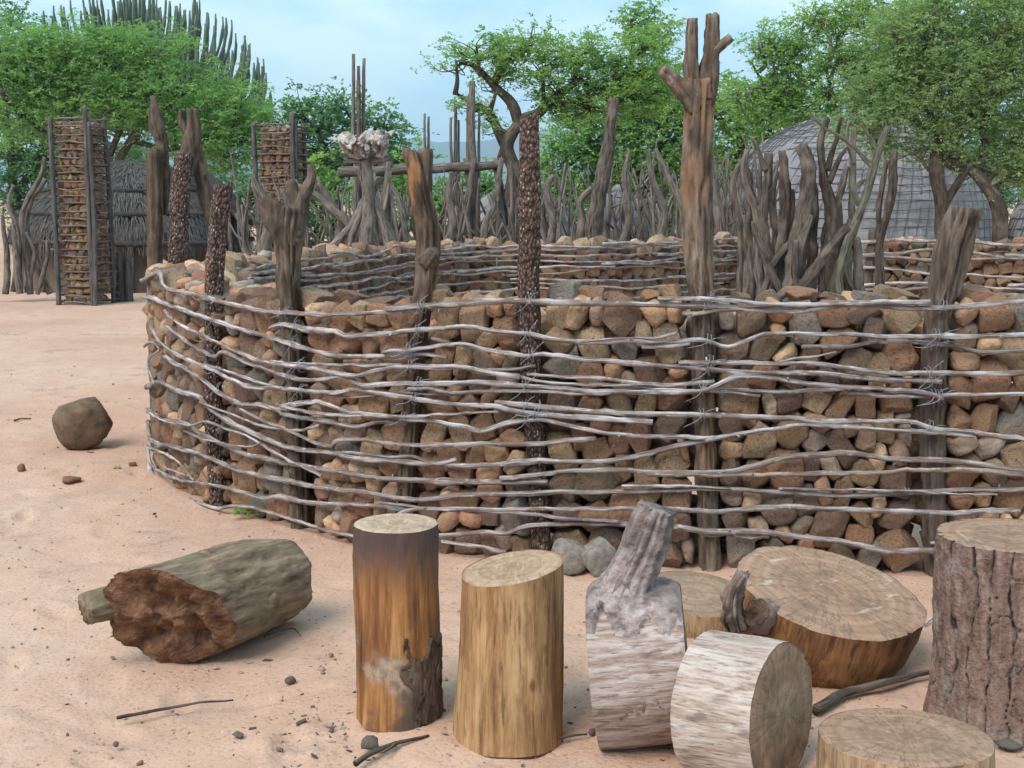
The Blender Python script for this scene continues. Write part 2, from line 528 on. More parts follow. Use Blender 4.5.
def build_ground():
    # fine fan in front of the camera, coarse rings farther out
    rad = np.concatenate([[0.0], np.geomspace(1.8, 24, 430), np.geomspace(25, 6000, 60)])
    ang = np.concatenate([np.linspace(-math.pi, -0.55, 40, endpoint=False), np.linspace(-0.55, 0.55, 340, endpoint=False), np.linspace(0.55, math.pi, 40, endpoint=False)])
    rr, aa = np.meshgrid(rad[1:], ang, indexing='ij')
    x = (rr * np.sin(aa)).ravel(); y = (rr * np.cos(aa)).ravel()
    z = height(x, y)
    v = np.vstack([np.stack([x, y, z], 1), [[0, 0, -0.006]]])
    nr, na = rr.shape
    i, j = np.meshgrid(np.arange(nr - 1), np.arange(na), indexing='ij')
    k = (j + 1) % na
    q = np.stack([i * na + j, (i + 1) * na + j, (i + 1) * na + k, i * na + k], -1).reshape(-1, 4)
    me = bpy.data.meshes.new('ground')
    tri = [(nr * na, b, (b + 1) % na) for b in range(na)]
    me.from_pydata(v.tolist(), [], q.tolist() + tri)
    me.polygons.foreach_set('use_smooth', np.ones(len(me.polygons), bool))
    me.update()
    o = link('ground', me, M_GROUND)
    o['kind'] = 'structure'
build_ground()

def build_mountain():
    # a long low ridge far behind the village
    n = NT('far_scrub', 1.0, 0.0)
    v = n.mapped()
    a = n.noise(v, 0.012, 5, 0.6)
    m = n.done(n.ramp(a, [(0.3, (0.05, 0.07, 0.045)), (0.7, (0.085, 0.10, 0.065))]))
    xs = np.linspace(-2600, 2600, 220)
    ys = np.linspace(3600, 5200, 40)
    X, Y = np.meshgrid(xs, ys, indexing='ij')
    prof = 120 + 95 * np.exp(-((xs - 130) / 420) ** 2) + 60 * np.exp(-((xs - 1100) / 500) ** 2) + 70 * np.exp(-((xs + 1000) / 600) ** 2)
    prof = prof + fbm(np.stack([xs * 0.006, xs * 0, xs * 0], 1), 4, 3) * 22
    cross = np.sin(np.clip((ys - 3600) / 1600, 0, 1) * math.pi) ** 0.8
    Z = prof[:, None] * cross[None] + fbm(np.stack([X.ravel() * 0.01, Y.ravel() * 0.01, X.ravel() * 0], 1), 4, 8).reshape(X.shape) * 14 * cross[None] - 2
    v = np.stack([X, Y, Z], -1).reshape(-1, 3)
    na = len(ys)
    q = [(i * na + j, (i + 1) * na + j, (i + 1) * na + j + 1, i * na + j + 1) for i in range(len(xs) - 1) for j in range(na - 1)]
    mb = MB().add(v, q)
    o = mb.build('mountain', m)
    o['kind'] = 'structure'
build_mountain()

# ------------------------------------------------------------------ stones
def stone_mesh(seed, sub=3, boulder=False):
    rg = np.random.default_rng(1000 + seed)
    bm = bmesh.new()
    bmesh.ops.create_icosphere(bm, subdivisions=sub, radius=1)
    v = np.array([w.co[:] for w in bm.verts])
    p = rg.uniform(2.2, 3.0)
    r = (np.abs(v) ** p).sum(1) ** (-1 / p)
    v = v * r[:, None] * 1.25
    pl = [unit(np.array(q) + rg.normal(size=3) * 0.22) for q in ((1, 0, 0), (-1, 0, 0), (0, 1, 0), (0, -1, 0), (0, 0, 1), (0, 0, -1))]
    ds = list(rg.uniform(0.80, 1.0, 6))
    for k in range(rg.integers(5, 10)):
        pl.append(unit(rg.normal(size=3))); ds.append(rg.uniform(0.82, 1.08))
    for nn, d in zip(pl, ds):
        o = v @ nn - d * (1.22 if boulder else 1.0)
        v = v - nn * (np.maximum(o, 0) * (0.75 if boulder else 0.985))[:, None]
    v = v + unit(v) * (fbm(v * 1.7 + seed * 3.1, 3, seed) * 0.05 + fbm(v * 6 + seed, 3, seed + 5) * 0.022)[:, None]
    ext = np.abs(v).max(0)
    v = v / ext
    for w, c in zip(bm.verts, v): w.co = c
    me = bpy.data.meshes.new('stone')
    bm.to_mesh(me); bm.free()
    me.polygons.foreach_set('use_smooth', np.ones(len(me.polygons), bool))
    me.materials.append(M_STONE)
    return me
STONES = [stone_mesh(i, 4) for i in range(30)]
LOW = []
for i in range(14):
    me = stone_mesh(100 + i, 2)
    vv = np.empty(len(me.vertices) * 3); me.vertices.foreach_get('co', vv)
    LOW.append((vv.reshape(-1, 3), [tuple(p.vertices) for p in me.polygons]))
    bpy.data.meshes.remove(me)

LOW1 = []
for i in range(14):
    me = stone_mesh(140 + i, 1)
    vv = np.empty(len(me.vertices) * 3); me.vertices.foreach_get('co', vv)
    LOW1.append((vv.reshape(-1, 3), [tuple(p.vertices) for p in me.polygons]))
    bpy.data.meshes.remove(me)

def cells(n, s0, s1, hfun, z0, excl, rg, zs=1.0, iters=14):
    """n stone cells packed over the wall face (s along, z up)"""
    m = 26000
    s = rg.uniform(s0, s1, m * 2); top = np.array([hfun(a) for a in s])
    z = z0 + rg.uniform(0, 1, m * 2) * (top.max() - z0)
    ok = z < top
    for fn in excl: ok &= ~fn(s, z)
    s, z = s[ok], z[ok]
    pts = np.stack([s, z * zs], 1)
    c = pts[rg.choice(len(pts), n, False)].copy()
    w = rg.uniform(0, 1, n) ** 2 * 0.005
    for it in range(iters):
        d = (pts[:, None, 0] - c[None, :, 0]) ** 2 + (pts[:, None, 1] - c[None, :, 1]) ** 2 - w[None]
        k = d.argmin(1)
        for q in range(n):
            sel = k == q
            if sel.sum() > 3: c[q] = pts[sel].mean(0) * 0.85 + c[q] * 0.15
    out = []
    pts = np.stack([s, z], 1)
    for q in range(n):
        sel = k == q
        if sel.sum() < 12: continue
        x = pts[sel]; mu = x.mean(0); cv = np.cov((x - mu).T)
        ev, evec = np.linalg.eigh(cv)
        a, b = np.sqrt(np.maximum(ev, 1e-5)) * 1.93
        out.append((mu[0], mu[1], b, a, math.atan2(evec[1, 1], evec[0, 1])))
    return out

class Curve2:
    """a wall line on the ground; positive side is the face that is looked at"""
    def __init__(s, pts, side=1):
        c = catmull([(p[0], p[1], 0) for p in pts], 800)
        s.p = c[:, :2]
        seg = np.linalg.norm(np.diff(s.p, axis=0), axis=1)
        s.s = np.concatenate([[0], np.cumsum(seg)])
        s.len = s.s[-1]
        t = unit(np.gradient(s.p, axis=0))
        s.t = t
        s.n = np.stack([t[:, 1], -t[:, 0]], 1) * side
    def at(s, a, off=0.0):
        x = np.interp(a, s.s, s.p[:, 0]); y = np.interp(a, s.s, s.p[:, 1])
        nx = np.interp(a, s.s, s.n[:, 0]); ny = np.interp(a, s.s, s.n[:, 1])
        return np.array([x + nx * off, y + ny * off])
    def frame(s, a):
        n = unit(np.array([np.interp(a, s.s, s.n[:, 0]), np.interp(a, s.s, s.n[:, 1])]))
        return n
    def hit(s, px, py, off=0.0):
        """where the sight line through a picture point meets this wall's face: (s, z)"""
        d = ray(px, py)
        q = s.p + s.n * off
        cr = q[:, 0] * d[1] - q[:, 1] * d[0]
        sg = np.where(np.sign(cr[:-1]) != np.sign(cr[1:]))[0]
        if len(sg) == 0:
            i = int(np.abs(cr).argmin())
            t = np.hypot(*q[i]) / np.hypot(d[0], d[1])
            return s.s[i], CAMZ + d[2] * t
        best = None
        for i in sg:
            u = cr[i] / (cr[i] - cr[i + 1])
            pt = q[i] * (1 - u) + q[i + 1] * u
            t = np.hypot(*pt) / np.hypot(d[0], d[1])
            if best is None or t < best[0]:
                best = (t, s.s[i] * (1 - u) + s.s[i + 1] * u)
        return best[1], CAMZ + d[2] * best[0]

def place_stone(parent, cv, s, z, a, b, rot, depth, off, rg, mesh=None):
    n = cv.frame(s)
    xy = cv.at(s, off)
    o = link('stone', mesh or STONES[rg.integers(len(STONES))], None, parent)
    ex = Vector((n[1], -n[0], 0)); ey = Vector((n[0], n[1], 0))
    # local x along the wall, y out of the wall, z up
    bs = Matrix(((ex.x, ey.x, 0), (ex.y, ey.y, 0), (0, 0, 1))).to_4x4()
    inpl = Matrix.Rotation(rot, 4, 'Y')
    jit = Matrix.Rotation(rg.uniform(-0.12, 0.12), 4, 'Z') @ Matrix.Rotation(rg.uniform(-0.15, 0.15), 4, 'X')
    o.matrix_local = Matrix.Translation((xy[0], xy[1], z)) @ bs @ jit @ inpl @ Matrix.Diagonal((a, depth, b, 1))
    return o

def fill_stones(parent, items, name='stone_fill', fine=0, zfine=0.85):
    """items: (pos, scale3, rotation) joined into one mesh"""
    mb = MB()
    rg = np.random.default_rng(5)
    for i, (pos, sc, q) in enumerate(items):
        v, f = (LOW if i < fine or pos[2] > zfine else LOW1)[rg.integers(len(LOW))]
        m = np.array(q.to_matrix())
        mb.add((v * np.array(sc)) @ m.T + np.array(pos), f)
    o = mb.build(name, M_STONE, parent)
    o['kind'] = 'stuff'
    return o
def rq(rg):
    q = Quaternion(rg.normal(size=4)); q.normalize(); return q

# ------------------------------------------------------------------ front stone wall
base_px = [(1130, 578), (1024, 576), (890, 574), (715, 571), (640, 569), (541, 564), (440, 557), (354, 545), (311, 533), (262, 519), (213, 505), (172, 487), (151, 468)]
bp = [G(*q)[:2] for q in base_px][::-1]
tip = bp[0]
bp = [np.array([tip[0] + 0.12, tip[1] + 1.15]), np.array([tip[0] - 0.03, tip[1] + 0.55])] + bp
bp.append(bp[-1] + np.array([0.7, 0.06]))
CF = Curve2(bp, 1)
S_TIP = 1.1
front = thing('stone_wall', 'curved dry stone wall laced with grey poles, right behind the sawn logs', 'stone wall', (0, 0, 0))
rgf = np.random.default_rng(21)
def top_at(px_list):
    a = sorted([CF.hit(*q) for q in px_list])
    xs = [q[0] for q in a]; zs = [q[1] for q in a]
    return lambda s: float(np.interp(s, xs, zs))
ftop = top_at([(152, 270), (166, 274), (203, 288), (242, 297), (300, 303), (374, 302), (430, 299), (525, 297), (613, 299), (715, 299), (802, 301), (900, 301), (1020, 297)])

# posts standing in the wall's face: (pixel polyline from the ground up, width in px there)
POSTS = [
    ('dark studded post leaning beside the wall end', 'stud', [(219, 505), (214, 400), (214, 300), (217, 240), (223, 185)], [22, 22, 22, 22, 20]),
    ('thick grey forked stump post with a rounded arm', 'post', [(301, 532), (297, 420), (292, 320), (289, 260), (289, 225), (291, 208)], [24, 24, 26, 28, 34, 30]),
    ('broken post with orange split wood at its top', 'orange', [(404, 553), (408, 440), (418, 330), (426, 280), (428, 230), (418, 185), (410, 150)], [22, 22, 24, 26, 27, 24, 18]),
    ('straight studded post with a slanting sawn top', 'stud', [(543, 565), (534, 420), (529, 300), (530, 200), (530, 117)], [24, 24, 24, 24, 21]),
    ('tall dead trunk with three short limbs on top', 'big', [(711, 572), (704, 420), (702, 300), (698, 240), (697, 160), (700, 95), (700, 80)], [27, 27, 29, 32, 33, 31, 29]),
    ('weathered leaning plank post', 'plank', [(938, 575), (932, 440), (938, 330), (945, 290), (955, 245), (965, 209)], [30, 30, 30, 35, 38, 36]),
]
def post_excl(poly, w):
    hs = [CF.hit(*q) for q in poly if q[1] > 290]
    zz = [h[1] for h in hs]; ss = [h[0] for h in hs]
    half = np.mean(w) * 5.8 / FPX * 0.5 + 0.005
    o = np.argsort(zz)
    zz = np.array(zz)[o]; ss = np.array(ss)[o]
    return lambda s, z: np.abs(s - np.interp(z, zz, ss)) < half
excl = [post_excl(q[2], q[3]) for q in POSTS]

s_end = CF.hit(1040, 430)[0]
fc = cells(430, S_TIP - 0.35, s_end, lambda s: ftop(s) - 0.01, 0.0, excl, rgf, 0.84)
fc.sort(key=lambda q: -q[2] * q[3])
small = []
for i, (s, z, a, b, rot) in enumerate(fc):
    dep = rgf.uniform(0.06, 0.09)
    a *= rgf.uniform(1.05, 1.18); b *= rgf.uniform(1.05, 1.18)
    off = -dep - rgf.uniform(-0.005, 0.022)
    if i < 278: place_stone(front, CF, s, z, a, b, rot, dep, off, rgf)
    else:
        n_ = CF.frame(s); xy = CF.at(s, off)
        q = Matrix(((n_[1], n_[0], 0), (-n_[0], n_[1], 0), (0, 0, 1))).to_quaternion() @ Quaternion((0, 1, 0), rot)
        small.append(((xy[0], xy[1], z), (a, dep, b), q))
# cap stones seen along the top edge, set a little behind the face
for px, py, w, h in [(568, 294, 40, 24), (590, 297, 26, 18), (805, 297, 36, 16), (770, 299, 28, 12), (835, 301, 34, 12), (872, 300, 34, 12), (900, 296, 44, 12), (975, 296, 40, 16),
                     (435, 298, 28, 24), (462, 300, 22, 14), (342, 300, 26, 18), (310, 302, 40, 22), (372, 306, 26, 12), (250, 296, 34, 20), (200, 284, 36, 24), (183, 278, 24, 20), (159, 272, 22, 20),
                     (650, 298, 22, 12), (672, 294, 26, 14), (742, 300, 22, 12), (490, 302, 24, 14), (610, 299, 20, 12), (270, 298, 26, 14)]:
    s, z = CF.hit(px, py, -0.12)
    if z > 1.3 or z < 0.6: continue
    t = 5.95 / FPX
    place_stone(front, CF, s, z, w * t / 2, h * t / 2 + 0.01, rgf.uniform(-0.3, 0.3), 0.10, -0.17, rgf)
# the stones behind, down to the wall's far face
items = small
n_small = len(small)
for k in range(1700):
    s = rgf.uniform(0.15, CF.len - 0.1)
    z = rgf.uniform(0.03, 1)
    tp = ftop(min(max(s, S_TIP), s_end)) - 0.05
    off = rgf.uniform(-0.44, -0.2)
    beyond = s > s_end + 0.03
    if beyond: off = rgf.uniform(-0.44, -0.07)
    if s < S_TIP - 0.3: off = rgf.uniform(-0.4, -0.07)
    xy = CF.at(s, off)
    r = rgf.uniform(0.055, 0.10)
    items.append(((xy[0], xy[1], z * (tp - 0.03)), (r * 1.2, r, r), rq(rgf)))
fill_stones(front, items, 'stone_fill', n_small)

# ---- posts
def post_points(poly, off):
    out = []
    b = CF.hit(*poly[0], off)
    xy0 = CF.at(b[0], off); Y0 = xy0[1]
    for (x, y) in poly:
        q = P(x, y, Y0)
        out.append(q)
    out[0][2] = -0.05
    return np.array(out), Y0

def post_mesh(pts, rads, nseg, ring_step, noise, nscale, seed, tilt_top=0.0, name='post', mat=None, parent=None, label=None, ridges=0.0, stud=0.0):
    ln = np.linalg.norm(np.diff(pts, axis=0), axis=1).sum()
    n = max(6, int(ln / ring_step))
    c = catmull(pts, n)
    cum = np.concatenate([[0], np.cumsum(np.linalg.norm(np.diff(pts, axis=0), axis=1))])
    r = np.interp(np.linspace(0, cum[-1], n), cum, rads)
    org = c[0].copy()
    c = c - org
    mb = MB()
    ring = tube(mb, c, r, nseg, noise, nscale, seed)
    v = mb.v[0]
    k = n * nseg
    ax = np.repeat(c, nseg, 0)
    off = v[:k] - ax
    if ridges:
        ang = np.tile(np.linspace(0, 2 * math.pi, nseg, endpoint=False), n)
        q = np.stack([np.cos(ang) * 2.6, np.sin(ang) * 2.6, v[:k, 2] * 1.3], 1)
        d = np.abs(fbm(q * 1.6, 4, seed + 5))
        off = off * (1 - ridges * np.clip(0.35 - d, 0, 1) * 2.2)[:, None]
    if stud:
        d = np.maximum(vnoise(v[:k] * 48 + 3, seed), 0) ** 1.5
        off = off * (1 + stud * d)[:, None]
    v[:k] = ax + off
    # ragged or slanting top
    top = slice((n - 1) * nseg, n * nseg)
    dv = v[top] - c[-1]
    v[top, 2] += dv[:, 0] * tilt_top + np.abs(vnoise(dv * 60 + seed, seed)) * r[-1] * 0.25
    v[k + 1, 2] += 0.0
    o = mb.build(name, mat, parent)
    o.location = org
    if label: o['label'] = label
    return o

def stub(parent, mat, pts, rads, seed, label=None, name='limb', nseg=24, noise=0.34):
    return post_mesh(np.array(pts), rads, nseg, 0.015, noise, 22, seed, 0.0, name, mat, parent, label, 0.5)

for i, (lab, kind, poly, w) in enumerate(POSTS):
    off = -0.055
    pts, Y0 = post_points(poly, off)
    rad = np.array(w) * pxm(Y0) * 0.5 * np.where(np.array([q[1] for q in poly]) > 300, 0.84, 0.92)
    mt = dict(stud=M_STUD, post=M_POST, orange=M_POST_ORANGE, big=M_POST_BIG, plank=M_PLANK)[kind]
    tilt = {0: 0.2, 1: 0.0, 2: -0.5, 3: 0.45, 4: 0.0, 5: 0.1}[i]
    o = post_mesh(pts, rad, 40, 0.022, 0.17 if kind == 'stud' else 0.2, 9 if kind == 'stud' else 14, 40 + i, tilt, 'post', mt, front, lab,
                  0.0 if kind == 'stud' else 0.7, 0.06 if kind == 'stud' else 0.0)
    def loc(pl):
        return [P(x, y, Y0) - pts[0] for x, y in pl]
    u = pxm(Y0)
    if i == 1:
        a = np.array(loc([(290, 245), (281, 226), (271, 210), (263, 200)])); a[:, 1] -= [0, 0.02, 0.03, 0.03]
        stub(o, M_POST, a, np.array([14, 14, 13, 9]) * u, 61)
        a = np.array(loc([(290, 235), (297, 214), (300, 196), (303, 186)])); a[:, 1] += [0, 0.02, 0.05, 0.06]
        stub(o, M_POST, a, np.array([13, 11, 10, 7]) * u, 62)
        a = np.array(loc([(298, 205), (292, 190), (290, 180)])); a[:, 1] += [0.02, 0.03, 0.04]
        stub(o, M_POST, a, np.array([6, 5, 3]) * u, 63)
        a = np.array(loc([(301, 200), (311, 178), (309, 164)])); a[:, 1] += [0.03, 0.04, 0.04]
        stub(o, M_POST, a, np.array([6, 4.5, 3]) * u, 64)
    if i == 2:
        a = np.array(loc([(427, 262), (432, 256), (436, 250)])); a[:, 1] -= [0.02, 0.06, 0.08]
        stub(o, M_POST, a, np.array([10, 8, 6]) * u, 65)
        a = np.array(loc([(421, 196), (424, 170), (425, 149)])); a[:, 1] += 0.03
        stub(o, M_POST, a, np.array([10, 8, 6]) * u, 66)
    if i == 4:
        a = np.array(loc([(696, 100), (693, 70), (692, 45), (692, 19)]))
        stub(o, M_POST_BIG, a, np.array([10, 7.5, 6.5, 6]) * u, 71)
        a = np.array(loc([(704, 100), (709, 70), (712, 45), (713, 15)]))
        stub(o, M_POST_BIG, a, np.array([12, 9, 8, 7]) * u, 72)
        a = np.array(loc([(698, 108), (686, 92), (672, 80), (660, 71)])); a[:, 1] -= [0, 0.02, 0.04, 0.05]
        stub(o, M_POST_BIG, a, np.array([12, 10, 7.5, 6]) * u, 73)
        a = np.array(loc([(712, 55), (722, 45), (730, 38)])); a[:, 1] -= [0.0, 0.02, 0.03]
        stub(o, M_POST_BIG, a, np.array([6, 5, 4.2]) * u, 74)

# ---- horizontal poles: picture polyline, radius in px
POLES = [
    ([(141, 281), (160, 273), (166, 287), (203, 296), (242, 307), (272, 312), (335, 314), (374, 312), (421, 312)], 4.0),
    ([(386, 309), (432, 306), (485, 302), (525, 302), (613, 303), (715, 306), (752, 310), (802, 311), (836, 306), (879, 306), (929, 308), (970, 305), (1024, 302), (1080, 303)], 4.3),
    ([(658, 299), (689, 298), (715, 300), (767, 304), (814, 305), (867, 303), (930, 302)], 3.4),
    ([(145, 297), (156, 300), (203, 317), (233, 327), (272, 338), (311, 350), (335, 355), (354, 357), (384, 356), (419, 354), (448, 357)], 3.9),
    ([(384, 353), (423, 348), (462, 345), (491, 351), (525, 355), (554, 356), (613, 363), (652, 365), (705, 369), (767, 372), (820, 373), (892, 380), (942, 381)], 3.8),
    ([(679, 362), (705, 362), (767, 364), (814, 364), (879, 372), (929, 373), (1024, 373), (1070, 374)], 3.5),
    ([(270, 329), (285, 325), (311, 330), (335, 331), (345, 336), (374, 335), (407, 332), (462, 327), (491, 331), (525, 334), (548, 339), (583, 342), (622, 340), (652, 342), (691, 340), (712, 342), (731, 347), (770, 334), (808, 336)], 3.7),
    ([(642, 347), (671, 346), (690, 344)], 2.6),
    ([(780, 334), (845, 334), (892, 336), (954, 336), (1024, 335), (1070, 336)], 3.4),
    ([(802, 347), (845, 347), (879, 342), (939, 344), (985, 352), (1024, 350), (1060, 348)], 3.4),
    ([(770, 363), (800, 358), (836, 352)], 1.8),
    ([(164, 311), (180, 325), (203, 335), (233, 349), (256, 359), (276, 364), (301, 367), (335, 373), (354, 375), (384, 369), (413, 366), (452, 368), (491, 373), (520, 377)], 3.5),
    ([(270, 361), (335, 365), (364, 366), (403, 365)], 2.6),
    ([(164, 324), (184, 340), (213, 356), (223, 352), (252, 365), (291, 377), (311, 380), (335, 377), (345, 378), (364, 386)], 3.4),
    ([(362, 386), (384, 384), (452, 383), (481, 382), (525, 386), (554, 388), (593, 391), (691, 392), (715, 386), (736, 378), (767, 378), (814, 384), (854, 387), (923, 392), (942, 399)], 3.7),
    ([(527, 375), (574, 377), (622, 382), (671, 385), (715, 382)], 3.0),
    ([(510, 375), (544, 382), (593, 384), (652, 385)], 2.4),
    ([(407, 389), (432, 389), (452, 393), (481, 392), (525, 391), (554, 392), (597, 395), (613, 393)], 2.8),
    ([(700, 389), (767, 391), (845, 390)], 3.0),
    ([(848, 394), (907, 396), (985, 395), (1024, 394), (1065, 396)], 3.3),
    ([(150, 326), (160, 343), (184, 358), (213, 371), (242, 384), (260, 388), (272, 387), (301, 391), (335, 393), (358, 390), (403, 397), (442, 402), (491, 406), (525, 412), (574, 417), (613, 419), (652, 421)], 3.6),
    ([(205, 363), (233, 373), (256, 382), (287, 390)], 2.6),
    ([(495, 402), (515, 404), (554, 408), (613, 413), (671, 415), (715, 415), (767, 417), (830, 421), (904, 421), (939, 428), (1024, 439), (1060, 441)], 4.1),
    ([(144, 346), (152, 343), (160, 350), (150, 358), (148, 366), (151, 378), (154, 384)], 2.4),
    ([(162, 354), (174, 363), (199, 377), (223, 395), (242, 404), (262, 405), (287, 414), (311, 419), (335, 423), (356, 427), (380, 422), (403, 423)], 3.9),
    ([(280, 407), (295, 404), (317, 402), (345, 411), (384, 416), (423, 420), (462, 426), (481, 431), (501, 424), (530, 420), (545, 420), (564, 425), (613, 434), (661, 436), (715, 437)], 3.9),
    ([(705, 440), (773, 429), (814, 426), (923, 432), (973, 436)], 3.3),
    ([(146, 387), (160, 382), (174, 389), (199, 397), (205, 404), (223, 418), (252, 433), (272, 442), (301, 449), (335, 454), (354, 459), (403, 462), (462, 465), (501, 465), (525, 462), (593, 461), (632, 457), (681, 445), (722, 438)], 4.4),
    ([(240, 409), (262, 420), (287, 429), (326, 448), (335, 443), (345, 440), (364, 440), (403, 445), (462, 444), (525, 443), (544, 443), (574, 440), (597, 438)], 3.3),
    ([(147, 412), (164, 421), (190, 425), (205, 423), (229, 429), (252, 439), (283, 457), (321, 476)], 2.5),
    ([(147, 408), (162, 419), (184, 423), (199, 432), (233, 449), (272, 460), (311, 467), (335, 471), (364, 476), (403, 480), (462, 482), (501, 482), (548, 482)], 4.2),
    ([(500, 478), (515, 476), (544, 475), (593, 471), (652, 471), (710, 472), (749, 468), (792, 457), (845, 454), (892, 459), (954, 462), (1024, 470), (1060, 473)], 4.0),
    ([(646, 474), (681, 475), (715, 475), (767, 475), (861, 473), (923, 470), (976, 470), (1024, 475)], 3.4),
    ([(147, 421), (149, 435), (160, 445), (170, 446), (203, 455), (233, 468), (272, 478), (335, 490), (364, 493), (413, 499), (462, 495), (525, 494), (613, 492), (681, 490), (715, 488), (798, 493), (845, 496), (907, 492), (1024, 489), (1060, 490)], 4.0),
    ([(622, 486), (671, 486), (730, 489)], 2.4),
    ([(144, 445), (174, 459), (194, 480)], 2.8),
    ([(145, 449), (151, 464), (174, 478), (223, 487), (262, 498), (280, 497), (301, 502), (335, 504), (364, 505), (393, 508), (412, 512)], 3.5),
    ([(164, 468), (192, 476)], 2.2),
    ([(392, 517), (413, 509), (462, 509), (525, 509), (593, 509), (636, 509), (677, 510), (715, 511), (783, 507), (861, 510), (954, 513), (1020, 510)], 3.7),
    ([(145, 459), (151, 472), (168, 490), (213, 507), (240, 505), (272, 513), (311, 526), (335, 532), (358, 537)], 3.4),
    ([(425, 537), (481, 532), (508, 534), (527, 526), (574, 523), (628, 524), (677, 526), (711, 532), (761, 533), (830, 541), (892, 551), (936, 551)], 4.1),
    ([(442, 541), (471, 545), (507, 553)], 3.0),
    ([(590, 384), (640, 388), (700, 391), (760, 396)], 2.2), ([(200, 402), (226, 412), (268, 427), (300, 430), (318, 426)], 2.2),
    ([(185, 431), (205, 440), (240, 446), (262, 443)], 1.8), ([(930, 543), (960, 541), (1010, 540)], 2.6),
]
rgp = np.random.default_rng(77)
# thinner switches woven in between the traced rails
for k in range(9):
    x0 = rgp.uniform(175, 820); ln_ = rgp.uniform(90, 260)
    t0 = (k + rgp.uniform(0.2, 0.8)) / 9.0
    pts_ = []
    dr = rgp.normal() * 0.03
    for x in np.linspace(x0, min(x0 + ln_, 1035), 6):
        ytop = float(np.interp(x, [160, 240, 335, 525, 1024], [280, 306, 316, 304, 304])); ybot = float(np.interp(x, [160, 213, 354, 440, 1024], [478, 500, 535, 545, 558]))
        pts_.append((x, ytop + (ybot - ytop) * (t0 + dr * (x - x0) / 200) + rgp.normal() * 1.3))
    POLES.append((pts_, rgp.uniform(1.7, 2.7)))
for i, (poly, r) in enumerate(POLES):
    lay = 0.012 + (i % 3) * 0.016
    sz = [CF.hit(x, y, lay) for x, y in poly]
    pts = []
    for (x, y), (s, z) in zip(poly, sz):
        xy = CF.at(s, lay)
        pts.append((xy[0], xy[1], z))
    pts = np.array(pts)
    ln = np.linalg.norm(np.diff(pts, axis=0), axis=1).sum()
    n = max(8, int(ln / 0.03))
    c = catmull(pts, n)
    c = c + np.stack([fbm(c * 4.5 + 9 * k, 4, 200 + i + k) for k in range(3)], 1) * 0.004 + np.stack([fbm(c * 15 + 5 * k, 2, 300 + i + k) for k in range(3)], 1) * 0.0035
    rr = r * 5.9 / FPX * 0.68
    tp = np.linspace(1.08, 0.8, n) if rgp.random() < 0.5 else np.linspace(0.8, 1.08, n)
    kn = 1 + 0.5 * np.maximum(vnoise(np.stack([np.linspace(0, ln * 7, n), np.full(n, i * 3.3), np.zeros(n)], 1), 3) - 0.55, 0) * 2
    mb = MB()
    tube(mb, c, rr * tp * kn, 10, 0.26, 26, i)
    # cut twig stubs along the pole
    for k in range(int(ln * 1.2)):
        j = rgp.integers(1, n - 1)
        d = unit(rgp.normal(size=3) + np.array([0, -0.6, 0.3]))
        tube(mb, np.array([c[j], c[j] + d * (rr + rgp.uniform(0.006, 0.02))]), [rr * 0.45, rr * 0.3], 6, 0, 1, i)
    mb.build('pole', M_POLE, front)

# wire ties where poles cross posts
def tie_mesh(seed):
    rg = np.random.default_rng(seed)
    mb = MB()
    t = np.linspace(0, 2 * math.pi * 1.6, 22)
    c = np.stack([np.linspace(-0.012, 0.012, 22) + 0 * t, np.cos(t) * 0.026, np.sin(t) * 0.03], 1)
    tube(mb, c, 0.0014, 5)
    for k in (-1, 1):
        e = np.array([[0.0, -0.028, 0.0], [k * rg.uniform(0.02, 0.04), -0.04, k * rg.uniform(0.015, 0.03)], [k * rg.uniform(0.05, 0.085), -0.035, k * rg.uniform(0.03, 0.06)]])
        tube(mb, catmull(e, 8), 0.0014, 5)
    me = mb.mesh('wire_tie'); me.materials.append(M_WIRE)
    return me
TIES = [tie_mesh(i) for i in range(5)]
nt_ = 0
for i, (poly, r) in enumerate(POLES):
    if r < 3.3: continue
    xs = [q[0] for q in poly]; ys = [q[1] for q in poly]
    for (lab, kind, pp, w) in POSTS:
        pyy = [q[1] for q in pp][::-1]; pxx = [q[0] for q in pp][::-1]
        x = float(np.interp(np.mean(ys), pyy, pxx))
        if min(xs) < x < max(xs) and nt_ < 44:
            y = float(np.interp(x, xs, ys))
            lay = 0.012 + (i % 3) * 0.016
            s, z = CF.hit(x + rgp.uniform(-8, 8), y, lay)
            xy = CF.at(s, lay - 0.004)
            o = link('wire_tie', TIES[rgp.integers(5)], None, front)
            nn = CF.frame(s)
            o.location = (xy[0], xy[1], z)
            o.rotation_euler = (0, rgp.uniform(-0.5, 0.5), math.atan2(nn[1], nn[0]) + math.pi / 2)
            nt_ += 1

